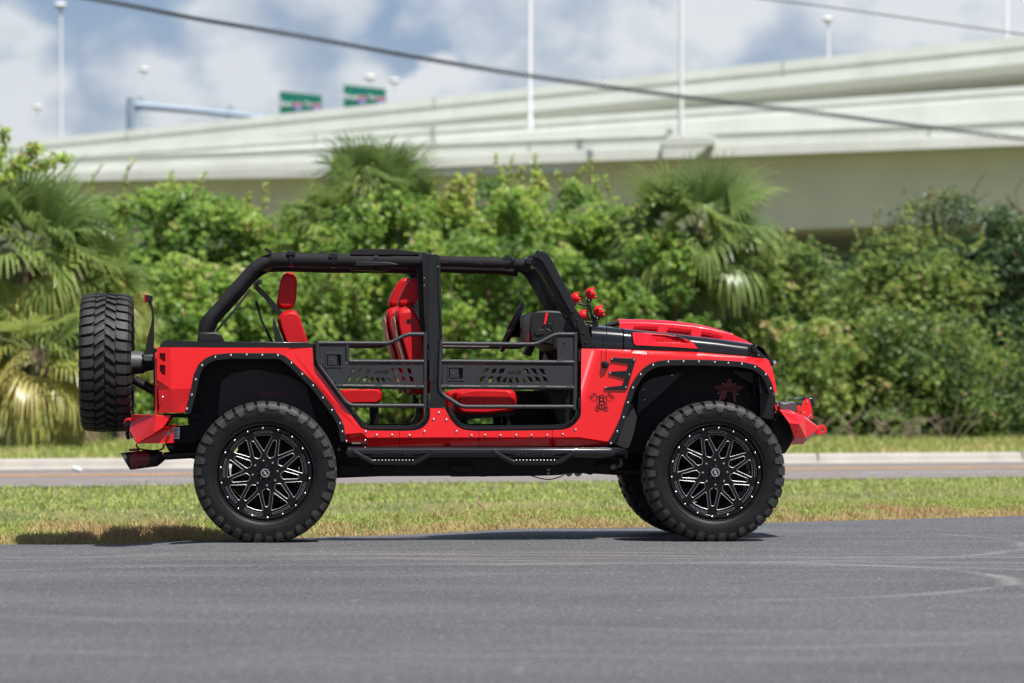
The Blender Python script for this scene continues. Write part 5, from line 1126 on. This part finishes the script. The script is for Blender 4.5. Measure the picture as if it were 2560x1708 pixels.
nrm = ax.cross(Vector((0, 1, 0))).normalized()
if nrm.x < 0: nrm = -nrm
mb.tube([ce + nrm * .02, ce + nrm * .05, ce + nrm * .26], [.075, .05, .035], 14)
for t in (R(100), R(-100), R(180)): mb.tube([ce + nrm * .02, ce + (ax * math.cos(t) + Vector((0, 1, 0)) * math.sin(t)) * rm], .014, 8)
mb.build('steering_wheel', 'plastic', car, smooth=60)
mb = MB(); c = loc(*q('i', (440, 1440))[0], 0); mb.box(c, (.05, .22, .07), Matrix.Rotation(R(25), 3, 'Y')); a = loc(*q('i', (470, 1380))[0], 0); mb.tube([c, a], .012, 8); mb.build('rear_mirror', 'plastic', car, bevel=0.006)

# light pods by the windshield
for (x, y), v, top_ in (((370, 425), -.60, 1), ((437, 567), -.62, 0)):
    p = empty('cowl_light', parent=car); c = loc(*q('c', (x, y))[0], v)
    mb = MB(); rt = Matrix.Rotation(R(-14), 3, 'Y')
    t = MB(); t.lathe([(0, -.036), (.012, -.0345), (.022, -.030), (.030, -.022), (.036, -.010), (.038, .002), (.037, .012), (.033, .020), (.024, .015), (0, .010)], (0, 0, 0), 'x', 28)
    for k in range(5): t.ball((.020, .031 * math.cos(k * 1.256 + .94), .031 * math.sin(k * 1.256 + .94)), (.014, .010, .010))
    mb.add([tuple(rt @ Vector(w_) + Vector(c)) for w_ in t.v], t.f); mb.build('lamp_body', 'redlamp', p, smooth=35)
    mb = MB(); 
    for k in range(4): mb.box((c[0] - .014 + k * .001, c[1] - .033, c[2] - .014 + k * .009), (.016, .009, .004))
    mb.box((c[0] - .012, c[1], c[2] - .046), (.03, .03, .022)); mb.build('lamp_mount', 'under', p)
    mb = MB(); rivets(mb, [(q('c', (x - 35, y + 40))[0]), (q('c', (x - 15, y + 53))[0])], v - .03, .006, 0); mb.build('mount_bolt', 'chrome', p)
    copy_tree(p).scale = (1, -1, 1)
mb = MB()
for P in ([(345, 485), (365, 520), (378, 600), (400, 640), (405, 690)], [(260, 500), (300, 512), (365, 518)], [(335, 650), (400, 658), (430, 655)], [(345, 590), (352, 620), (330, 640)], [(395, 600), (415, 630), (430, 620)]): mb.tube(L('c', -.61, *P), .008, 8)
A = L('c', -.63, (390, 640), (425, 640), (432, 690), (400, 695), (385, 670)); mb.prism(A, [(p[0], p[1] + .05, p[2]) for p in A]); o = mb.build('light_bracket', 'black', car); mirror(o)

# front bumper
def K(x, y, v): return loc(*q('k', (x, y))[0], v)
half = dict(a=K(388, 508, -.74), b=K(560, 508, -.70), c=K(843, 603, -.60), d=K(1175, 868, -.47), m3=K(665, 592, -.745), m2=K(885, 675, -.64), m1=K(768, 795, -.755), l=K(575, 768, -.76), f=K(905, 1060, -.62), e=K(680, 1065, -.72), g=K(845, 1185, -.52), h=K(590, 1190, -.62))
k_ = list(half); mb = MB()
idx = {n_: i for i, n_ in enumerate(k_)}; N = len(k_)
fs = [('a', 'b', 'm3'), ('b', 'c', 'm2', 'm3'), ('c', 'd', 'm2'), ('a', 'm3', 'm1', 'l'), ('m3', 'm2', 'm1'), ('l', 'm1', 'f', 'e'), ('m2', 'd', 'f', 'm1'), ('f', 'd', 'g'), ('e', 'f', 'g', 'h')]
vs = [half[n_] for n_ in k_] + [(half[n_][0], -half[n_][1], half[n_][2]) for n_ in k_]
F_ = [tuple(idx[x] for x in f_) for f_ in fs] + [tuple(idx[x] + N for x in f_[::-1]) for f_ in fs]
for a, b in (('b', 'c'), ('c', 'd'), ('d', 'g'), ('a', 'b')): F_.append((idx[a], idx[b], idx[b] + N, idx[a] + N))
mb.add(vs, F_); bump = mb.build('front_bumper', 'red', car, smooth=0, bevel=0.003)
so_ = bump.modifiers.new('solid', 'SOLIDIFY'); so_.thickness = 0.008; so_.offset = -1
mb = MB(); P = fillet(q('k', (1060, 985), (1150, 800), (1250, 802), (1312, 862), (1300, 962), (1160, 1002)), 6, 3, closed=True)
hole = [loc(*q('k', (1230 + 34 * math.cos(t), 900 + 34 * math.sin(t)))[0], -.42) for t in np.linspace(0, 2 * math.pi, 14, endpoint=False)]
mb.sheet(LP(P, -.42), .022, holes=[hole]); o = mb.build('tow_tab', 'red', bump, bevel=0.002); mirror(o)
mb = MB(); P = fillet(q('k', (800, 580), (800, 490), (868, 305), (920, 282), (968, 300), (1010, 470), (1040, 695), (940, 640)), 4, 3, closed=True); mb.sheet(LP(P, -.40), .012); mb.sheet(L('k', -.36, (730, 420), (790, 420), (780, 560), (740, 560)), .02)
rivets(mb, q('k', (922, 355), (860, 568), (985, 618), (945, 655)), -.402, .009, 1); o = mb.build('light_hoop', ['red', 'chrome'], bump, bevel=0.002); mirror(o)
mb = MB(); c = K(800, 350, 0); mb.box((c[0], 0, c[2]), (.075, .78, .06)); mb.build('light_bar', 'gloss', bump, bevel=0.012)
mb = MB(); A = q('k', (378, 500), (385, 375), (420, 355), (480, 380), (620, 345), (690, 362), (745, 555), (640, 540)); mb.prism(LP(A, -.30), [(p[0], .30, p[2]) for p in LP(A, -.30)]); mb.build('winch', 'greypl', bump, bevel=0.006)
mb = MB(); mb.sheet(L('k', -.44, (235, 690), (300, 600), (560, 640), (640, 900), (600, 1200), (540, 1290), (490, 1360), (420, 1380), (300, 1000)), .08); mb.sheet(L('k', -.60, (0, 180), (270, 180), (340, 480), (330, 560), (250, 700), (0, 660)), .3)
rivets(mb, q('k', (210, 95), (315, 212), (350, 420), (300, 560), (300, 695)), -.61, .007, 1)
for P in ([(300, 560), (350, 600), (290, 690)], [(330, 650), (400, 610)]): mb.tube(L('k', -.62, *P), .006, 6)
o = mb.build('frame_horn', ['black', 'chrome'], car, bevel=0.003); mirror(o)
mb = MB(); mb.sheet(L('k', -.615, (285, 410), (335, 410), (338, 520), (310, 520)), .01); mb.build('marker_reflector', 'redlamp', car); mb = MB(); mb.sheet(L('k', -.62, (300, 655), (400, 605), (405, 625), (330, 668)), .01); mb.build('marker_reflector', 'redlamp', car)

# rear bumper, tow ring, sticker, frame, exhaust
def D(x, y, v): return loc(*q('d', (x, y))[0], v)
pts = dict(a=D(440, 256, -.55), b=D(640, 262, -.74), c=D(766, 264, -.735), d=D(700, 362, -.735), e=D(622, 412, -.74), f=D(470, 500, -.64), g=D(414, 388, -.52), h=D(432, 285, -.50), i=D(782, 362, -.70), j=D(786, 495, -.70), k=D(468, 502, -.66))
k_ = list(pts); idx = {n_: i for i, n_ in enumerate(k_)}; N = len(k_); mb = MB()
fs = [('a', 'b', 'e', 'f', 'g', 'h'), ('b', 'c', 'd', 'e'), ('d', 'i', 'j', 'k', 'e')]
vs = [pts[n_] for n_ in k_] + [(pts[n_][0], -pts[n_][1], pts[n_][2]) for n_ in k_]
F_ = [tuple(idx[x] for x in f_) for f_ in fs] + [tuple(idx[x] + N for x in f_[::-1]) for f_ in fs]
for a, b in (('a', 'h'), ('h', 'g'), ('g', 'f')): F_.append((idx[a], idx[b], idx[b] + N, idx[a] + N))
F_ += [(idx['a'], idx['b'], idx['b'] + N, idx['a'] + N), (idx['b'], idx['c'], idx['c'] + N, idx['b'] + N)]
mb.add(vs, F_); rb = mb.build('rear_bumper', 'red', car, smooth=0, bevel=0.003); so_ = rb.modifiers.new('solid', 'SOLIDIFY'); so_.thickness = 0.008; so_.offset = -1
mb = MB(); c = D(745, 418, -.71); mb.lathe([(0, -.004), (.012, -.004), (.014, .004)], c, 'y', 16); mb.build('bumper_grommet', 'greypl', rb)
for sg in (-1, 1):
    mb = MB(); c = D(402, 328, -.42); mb.lathe([(0, -.012), (.036, -.012), (.036, .012), (0, .012)], (c[0] + .01, sg * .42, c[2]), 'y', 20); mb.build('tow_tab', 'red', rb)
    mb = MB(); mb.lathe([(0, -.022), (.022, -.022), (.022, .022), (0, .022)], (c[0], sg * .44, c[2]), 'y', 16); mb.tube([(c[0], sg * .44, c[2] - .02), (c[0] - .004, sg * .44, c[2] - .07), (c[0] + .006, sg * .44, c[2] - .108)], [.010, .014, .012], 10); mb.build('shackle', 'under', rb)
mb = MB(); mb.sheet(L('d', -.60, (700, 250), (1000, 250), (1000, 285), (700, 280)), .1); mb.sheet(L('d', -.50, (690, 365), (1140, 322), (1240, 380), (1000, 470), (960, 492), (780, 498)), .08); mb.sheet(L('d', -.35, (700, 480), (1010, 470), (1000, 640), (760, 590)), .6)
A = L('e', -.50, (60, 545), (2270, 548), (2255, 600), (2240, 640), (2100, 650), (2080, 682), (2030, 705), (1990, 690), (1860, 690), (1800, 705), (1600, 712), (1160, 716), (960, 718), (940, 712), (350, 715), (60, 712)); mb.prism(A, [(p[0], .50, p[2]) for p in A])
mb.sheet(L('e', -.55, (80, 620), (250, 640), (260, 700), (80, 700)), .1)
for x in (418, 1030):
    A = L('e', -.58, (x - 95, 632), (x + 90, 632), (x + 60, 680), (x - 55, 680)); mb.prism(A, [(p[0], p[1] + .06, p[2]) for p in A])
frame = mb.build('chassis', 'under', car, bevel=0.004)
mb = MB()
for cx in (1860, 1930): mb.tube(smooth_path(L('e', -.40, (cx - 30, 640), (cx, 700), (cx + 40, 650))), .016, 10)
mb.build('driveline', 'steel', car); mb = MB(); mb.tube(smooth_path(L('e', -.52, (1180, 715), (1500, 700), (1640, 730), (1720, 738), (1800, 715), (1830, 700))), .004, 6); mb.build('cable', 'under', car); mb = MB()
mb.ball(D(2172, 545, -.5), .018); mb.ball(loc(*q('e', (2205, 640))[0], -.52), .022)
for x, y in ((1705, 663), (1702, 692)): mb.ball(loc(*q('e', (x, y))[0], -.51), (.012, .006, .010))
mb.build('chassis_bolt', 'steel', car); mb = MB(); mb.ball(loc(*q('e', (2150, 640))[0], -.50), (.085, .02, .05)); mb.build('suspension_mount', 'under', car)
# axles
for u, w in ((0, .66), (2.947, .66)):
    mb = MB()
    mb.tube([(u, -w, .45), (u, w, .45)], .05, 14); mb.ball((u, .12 if u < 1 else .25, .46), (.16, .17, .16), 0, 16, 10)
    for s_ in (-1, 1):
        mb.tube([(u + (.12 if u > 1 else -.12), s_ * .52, .42), (u + (.16 if u > 1 else -.2), s_ * .45, .98)], .032, 12)
        mb.tube([(u - .02, s_ * .42, .50), (u - .02, s_ * .42, .86)], .06, 14)
    if u > 1: mb.tube([(2.947 - .9, -.40, .47), (2.85, -.42, .42)], .028, 10); mb.tube([(2.947 - .16, -.60, .47), (2.947 - .16, .6, .47)], .018, 10)
    else: mb.tube([(.9, -.40, .45), (.1, -.42, .42)], .028, 10)
    mb.build('axle', 'under', car, smooth=50)
mb = MB(); mb.sheet(L('d', -.585, (782, 362), (836, 364), (834, 462), (780, 460)), .002, m=0)
for k in range(9): mb.sheet(L('d', -.587, (786, 372 + k * 9.5), (815 + (k * 7) % 17, 372 + k * 9.5), (815 + (k * 7) % 17, 376 + k * 9.5), (786, 376 + k * 9.5)), .001, m=1)
mb.build('frame_sticker', ['white', 'greypl'], frame)
mb = MB(); vE = -.46
ca = Vector(D(381, 650, vE)); cb = Vector(D(640, 622, vE)); cc = Vector(D(700, 606, vE)); ce2 = Vector(D(980, 590, vE))
mb.tube([ca, ca + (cb - ca) * .5, cb, cb + (cc - cb) * .6, cc], [.060, .058, .056, .040, .030], 24, cap=False)
for v_ in range(24):
    p = Vector(mb.v[v_]); mb.v[v_] = tuple(p + (ca - cb).normalized() * (p.z - ca.z) * 0.45)
mb.tube([cc, ce2], .026, 16)
inner_tip = MB(); mb.tube([ca + (cb - ca) * .14, ca + (cb - ca) * .6], [.050, .048], 20)
ex = mb.build('exhaust', 'black', car, smooth=50)
mb = MB()
dirx = (cb - ca).normalized(); upv = dirx.cross(Vector((0, 1, 0))).normalized()
if upv.z < 0: upv = -upv
def onpipe(s_, t): 
    p = ca + (cb - ca) * s_; r_ = .0605; return tuple(p + (upv * math.sin(t) + Vector((0, -1, 0)) * math.cos(t)) * r_)
def patch(mb, poly, m):
    n = 10
    for (s0, s1, t0, t1) in poly:
        vs = [onpipe(s0 + (s1 - s0) * a / 4, R(t0 + (t1 - t0) * b / 6)) for a in range(5) for b in range(7)]
        mb.add(vs, [(a * 7 + b, a * 7 + b + 1, (a + 1) * 7 + b + 1, (a + 1) * 7 + b) for a in range(4) for b in range(6)], m)
patch(mb, [(.17, .80, -5, 38), (.25, .70, 38, 75), (.17, .26, -50, -5), (.30, .40, -62, -8), (.44, .52, -40, -8), (.55, .64, -55, -8), (.68, .74, -35, -6), (.28, .66, -70, -60), (.26, .70, -30, -24)], 0)
mb.build('exhaust_emblem', 'redlens2', ex, smooth=50)
mb = MB(); A = D(410, 545, -.44), D(490, 540, -.44), D(500, 565, -.44), D(412, 565, -.44); mb.prism(A, [(p[0], p[1] + .05, p[2]) for p in A]); mb.tube(smooth_path(L('d', -.46, (470, 505), (500, 545), (620, 560), (690, 545), (705, 505))), .006, 8); mb.build('exhaust_hanger', 'redlens2', ex)

# side steps
mb = MB(); vS = -.80
mb.tube(L('e', vS, (150, 527), (1400, 528), (2170, 531)) + [loc(*q('e', (2240, 536))[0], vS + .02), loc(*q('e', (2280, 545))[0], vS + .09)], .0375, 20)
for P in ([(195, 525), (300, 580), (350, 606), (668, 606), (715, 588), (803, 530)], [(1283, 528), (1390, 585), (1440, 608), (1762, 608), (1810, 590), (1895, 535)]):
    mb.tube(LP(fillet(q('e', *P), 8, 4), vS - .055), .0165, 12); pq = q('e', P[0], P[-1])
    for e_ in pq: mb.tube([loc(e_[0], e_[1], vS - .055), loc(e_[0], e_[1] - 2, vS)], .0165, 10)
for u in (.55, 1.2, 1.9, 2.3): 
    zz = loc(*q('e', (1000, 528))[0], vS)[2]; mb.tube([(u, vS, zz), (u, -.45, zz + .02)], .022, 10)
ss = mb.build('side_step', 'gloss', car, smooth=50)
mb = MB()
for x0, x1 in ((352, 668), (1442, 1762)):
    a, b = loc(*q('e', (x0, 597))[0], vS - .055), loc(*q('e', (x1, 597))[0], vS - .055); mb.box(((a[0] + b[0]) / 2, a[1], (a[2] + b[2]) / 2 + .002), (b[0] - a[0], .044, .008))
    for k in range(12):
        t = (k + .5) / 12; mb.ball((a[0] + (b[0] - a[0]) * t, a[1] - .016, a[2] + .007), (.006, .006, .004), 1, 6, 4)
mb.build('step_tread', ['black', 'chrome'], ss)
copy_tree(ss).scale = (1, -1, 1)

# spare wheel carrier and brake light
def NN(x, y, v): return loc(*q('n', (x, y))[0], v)
mb = MB()
a, b = NN(1240, 445, 0), NN(1600, 440, 0); mb.tube([a, NN(1480, 442, 0), NN(1500, 442, 0), b], [.085, .075, .06, .05], 20)
mb.box(((NN(1500, 400, 0)[0] + NN(1600, 400, 0)[0]) / 2, 0, NN(1500, 395, 0)[2]), (.09, .20, .045))
mb.build('spare_carrier', 'greypl', car, smooth=40, bevel=0.006)
mb = MB(); mb.tube(smooth_path([NN(1385, 610, -.1), NN(1450, 655, -.1), NN(1600, 735, -.1)]), [.03] * 11 + [.032] * 2, 12)
A = [NN(1582, 290, -.45), NN(1612, 290, -.45), NN(1612, 930, -.45), NN(1585, 930, -.45)]; mb.prism(A, [(p[0], .45, p[2]) for p in A]); mb.build('tailgate_hinge', 'black', car, bevel=0.004)
mb = MB(); Y = q('a', (650, 1050), (668, 1040), (690, 900), (722, 790), (735, 720), (728, 640), (700, 575), (728, 565), (748, 640), (752, 720), (748, 1050)); mb.prism(LP(Y, -.05), [(p[0], .05, p[2]) for p in LP(Y, -.05)]); mb.sheet(L('a', -.07, (640, 1050), (752, 1048), (752, 1075), (650, 1075)), .14)
A = L('a', -.06, (672, 502), (735, 510), (738, 556), (720, 572), (675, 565)); mb.prism(A, [(p[0], .06, p[2]) for p in A]); bl = mb.build('brake_light', 'plastic', car, bevel=0.003)
mb = MB(); A = L('a', -.06, (656, 498), (672, 502), (675, 566), (660, 574)); mb.prism(A, [(p[0], .06, p[2]) for p in A]); mb.build('brake_lens', 'redlamp', bl, bevel=0.002)
# ------------------------------------------------------------------ wheels
TR = 0.462; HWD = 0.168
prof = [(0, .4545), (.05, .4543), (.10, .4515), (.130, .447), (.150, .4375), (.163, .419), (.1675, .392), (.166, .362), (.158, .335), (.146, .316), (.134, .306), (.124, .302)]
pl = [0.0]
for (a, b), (c_, d_) in zip(prof[:-1], prof[1:]): pl.append(pl[-1] + math.hypot(c_ - a, d_ - b))
def pp(p):
    p = min(max(p, 0), pl[-1] - 1e-6)
    for i in range(len(pl) - 1):
        if p <= pl[i + 1]:
            t = (p - pl[i]) / (pl[i + 1] - pl[i]); a, b = prof[i], prof[i + 1]
            return (a[0] + (b[0] - a[0]) * t, a[1] + (b[1] - a[1]) * t)
def pnorm(p):
    a, b = pp(p - .004 if p > .004 else 0), pp(p + .004); d = Vector((b[0] - a[0], b[1] - a[1])).normalized(); return Vector((-d.y, d.x))
def block(mb, side, rows, s0, ds, h, m):
    """rows: (p, s_a, s_b, h_factor) in pitch units"""
    top = []; bot = []
    for p, a, b, hf in rows:
        t, r = pp(p); n = pnorm(p)
        if n.y < 0 and p < .1: n = -n
        sub = 3
        for k in range(sub):
            s = s0 + ds * (a + (b - a) * k / (sub - 1))
            for lst, hh in ((top, h * hf), (bot, -.003)):
                tt, rr = t + n.x * hh, r + n.y * hh
                lst.append((rr * math.sin(s), side * tt, rr * math.cos(s)))
    k = 3; n = len(rows)
    fs = []; nb = len(top)
    for i in range(n - 1):
        for j in range(k - 1):
            fs.append((i * k + j, i * k + j + 1, (i + 1) * k + j + 1, (i + 1) * k + j))
    edge = [j for j in range(k)] + [i * k + k - 1 for i in range(1, n)] + [(n - 1) * k + j for j in range(k - 2, -1, -1)] + [i * k for i in range(n - 2, 0, -1)]
    for i in range(len(edge)):
        a, b = edge[i], edge[(i + 1) % len(edge)]; fs.append((a, b, b + nb, a + nb))
    mb.add(top + bot, fs, m)
mb = MB()
full = [(-a, b) for a, b in prof[::-1]] + prof[1:]
mb.lathe([(r, y) for y, r in full], (0, 0, 0), 'y', 120, 0)
NP = 38; ds = 2 * math.pi / NP
for side in (-1, 1):
    for k in range(NP):
        s0 = k * ds + (0 if side < 0 else ds * .5); odd = k % 2
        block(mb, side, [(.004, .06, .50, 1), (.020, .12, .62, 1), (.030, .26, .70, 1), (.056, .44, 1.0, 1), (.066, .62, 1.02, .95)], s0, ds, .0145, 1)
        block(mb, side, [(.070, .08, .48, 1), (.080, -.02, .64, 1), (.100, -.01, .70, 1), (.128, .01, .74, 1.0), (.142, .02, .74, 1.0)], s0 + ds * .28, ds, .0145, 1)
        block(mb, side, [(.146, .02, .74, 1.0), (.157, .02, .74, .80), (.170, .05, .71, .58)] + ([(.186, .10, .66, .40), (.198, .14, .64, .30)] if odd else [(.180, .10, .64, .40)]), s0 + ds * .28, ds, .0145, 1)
        block(mb, side, [(.150, .76, .98, .45), (.172, .76, .98, .40)], s0 + ds * .28, ds, .0145, 0)
        if odd: block(mb, side, [(.202, .12, .62, .22), (.212, .12, .62, .22)], s0 + ds * .28, ds, .0145, 0)
    mb.lathe([(.338, side * .1585), (.342, side * .1625), (.346, side * .1620)], (0, 0, 0), 'y', 96, 0)
    mb.lathe([(.312, side * .142), (.317, side * .152), (.322, side * .1505)], (0, 0, 0), 'y', 96, 0)
    # raised sidewall lettering, unreadable small blocks
    for c0 in (R(0), R(180)):
        for k in range(8):
            if k == 4: continue
            s = c0 + R(-20 + k * 5.2)
            for (da, r0, r1) in ((-.016, .362, .386), (.012, .362, .386)):
                P = [(s + da, r0), (s + da + .007, r0), (s + da + .007, r1), (s + da, r1)]
                vs = [(r * math.sin(a), side * (.1672 + (.0012 if r > .37 else 0.0)), r * math.cos(a)) for a, r in P]; mb.prism(vs, [(p[0], p[1] - side * .004, p[2]) for p in vs], 0)
            P = [(s - .016, .382), (s + .019, .382), (s + .019, .386), (s - .016, .386)] if k % 2 else [(s - .016, .372), (s + .019, .372), (s + .019, .376), (s - .016, .376)]
            vs = [(r * math.sin(a), side * .1682, r * math.cos(a)) for a, r in P]; mb.prism(vs, [(p[0], p[1] - side * .004, p[2]) for p in vs], 0)
wheel = empty('wheel', (0, -.85, TR - .008), parent=car)
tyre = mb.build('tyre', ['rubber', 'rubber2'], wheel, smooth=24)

# rim face, milled edges, bolts
def pol(r, a): return (r * math.cos(R(a)), r * math.sin(R(a)))
def rnd_poly(P, r, n=4): return fillet(P, r, n, closed=True)
PH = 13
tri = []; kite = []; slot = []
for k in range(9):
    a = PH + 40 * k
    arc = [pol(.247, a + t) for t in np.linspace(-14, 14, 7)]
    tri.append(rnd_poly([pol(.139, a)] + arc, .010, 3))
    b = a + 20; kite.append(rnd_poly([pol(.098, b), pol(.122, b - 13), pol(.222, b - 3), pol(.222, b + 3), pol(.122, b + 13)], .010, 3))
    slot.append(rnd_poly([pol(.263, a + t) for t in np.linspace(-13, 13, 7)] + [pol(.2725, a + t) for t in np.linspace(13, -13, 7)], .004, 2))
YF = -.118
mb = MB()
disc = [pol(.288, t) for t in np.linspace(0, 360, 96, endpoint=False)]
to3 = lambda P, y: [(x, y, z) for x, z in P]
mb.sheet(to3(disc, YF), .028, holes=[to3(h, YF) for h in tri + kite + slot])
mb.lathe([(.276, YF - .004), (.278, YF - .016), (.284, YF - .026), (.300, YF - .028), (.305, YF - .024), (.306, YF - .010), (.300, YF + .010), (.292, YF + .02)], (0, 0, 0), 'y', 96)      # bead-lock ring
mb.lathe([(.300, YF + .01), (.285, YF + .03), (.262, .02), (.262, .11), (.300, .14)], (0, 0, 0), 'y', 64, 1)                     # barrel
mb.lathe([(0, YF - .030), (.030, YF - .030), (.040, YF - .026), (.046, YF - .018), (.048, YF + .0), (.058, YF + .002)], (0, 0, 0), 'y', 40)   # cap
mb.lathe([(.094, YF - .001), (.070, YF + .010), (.056, YF + .012)], (0, 0, 0), 'y', 40)
rim = mb.build('rim', ['rim', 'under'], wheel, smooth=28, bevel=0.0022)
mb = MB()
for h in tri + kite: mb.tube(to3(h, YF - .0006), .0018, 6, closed=True)
for h in slot:
    n = len(h); mb.tube(to3([p for p in h], YF - .0004), .0010, 5, closed=True)
mb.build('milled_edge', 'milled', rim, smooth=60)
mb = MB()
for k in range(18): x, z = pol(.2905, PH + 20 * k); mb.ball((x, YF - .029, z), (.0078, .006, .0078), 0, 10, 6)
for k in range(8): 
    x, z = pol(.081, 8 + 45 * k); mb.lathe([(.0085, YF + .01), (.0085, YF - .012), (.006, YF - .017), (0, YF - .018)], (x, 0, z), 'y', 10)
mb.build('wheel_bolt', 'chrome', rim, smooth=50)
mb = MB(); yc = YF - .0312
mb.sheet(to3([pol(.0275, t) for t in np.linspace(0, 360, 32, endpoint=False)], yc), .002, holes=[to3([pol(.0225, t) for t in np.linspace(0, 360, 32, endpoint=False)], yc)])
for a, w, l0 in ((118, .004, .034), (42, .0032, .020), (140, .003, .021)):
    d = Vector(pol(1, a)); nn = Vector((-d.y, d.x)); P = [d * l0, nn * w + d * .004, -d * l0, -nn * w - d * .004]; mb.sheet(to3([tuple(p) for p in P], yc - .0006 - a * 1e-6), .002)
mb.build('cap_emblem', 'milled', rim, smooth=0)
mb = MB(); mb.lathe([(.05, -.035), (.165, -.035), (.168, -.032), (.168, -.012), (.05, -.012)], (0, 0, 0), 'y', 48); mb.lathe([(.165, -.034), (.06, -.05), (0, -.06)], (0, 0, 0), 'y', 32)
for k in range(9):
    x, z = pol(.118, PH + 20 + 40 * k); mb.box((x, -.05, z), (.03, .012, .036), Matrix.Rotation(-R(PH + 20 + 40 * k), 3, 'Y'))
mb.box((-.13, -.03, .05), (.09, .09, .16)); mb.lathe([(.0, .012), (.20, .012), (.222, .004), (.222, .02), (.0, .03)], (0, 0, 0), 'y', 40); mb.lathe([(.05, -.01), (.09, .06), (.06, .16)], (0, 0, 0), 'y', 24)
mb.build('brake_disc', 'under', wheel, smooth=40)
w2 = copy_tree(wheel); w2.location = (2.947, -.85, TR - .008); w2.rotation_euler = (0, R(7), 0)
for u, ry in ((0, 20), (2.947, 33)):
    w3 = copy_tree(wheel); w3.location = (u, .85, TR - .008); w3.rotation_euler = (0, R(ry), R(180))
spc = loc(268, 906.5, 0)
w5 = copy_tree(wheel); w5.name = 'spare_wheel'; w5.location = spc; w5.rotation_euler = (0, 0, R(-90)); w5.scale = (1.0, 1.03, 1.0)
for ch in list(w5.children):
    if ch.name.startswith('brake_disc'): bpy.data.objects.remove(ch)
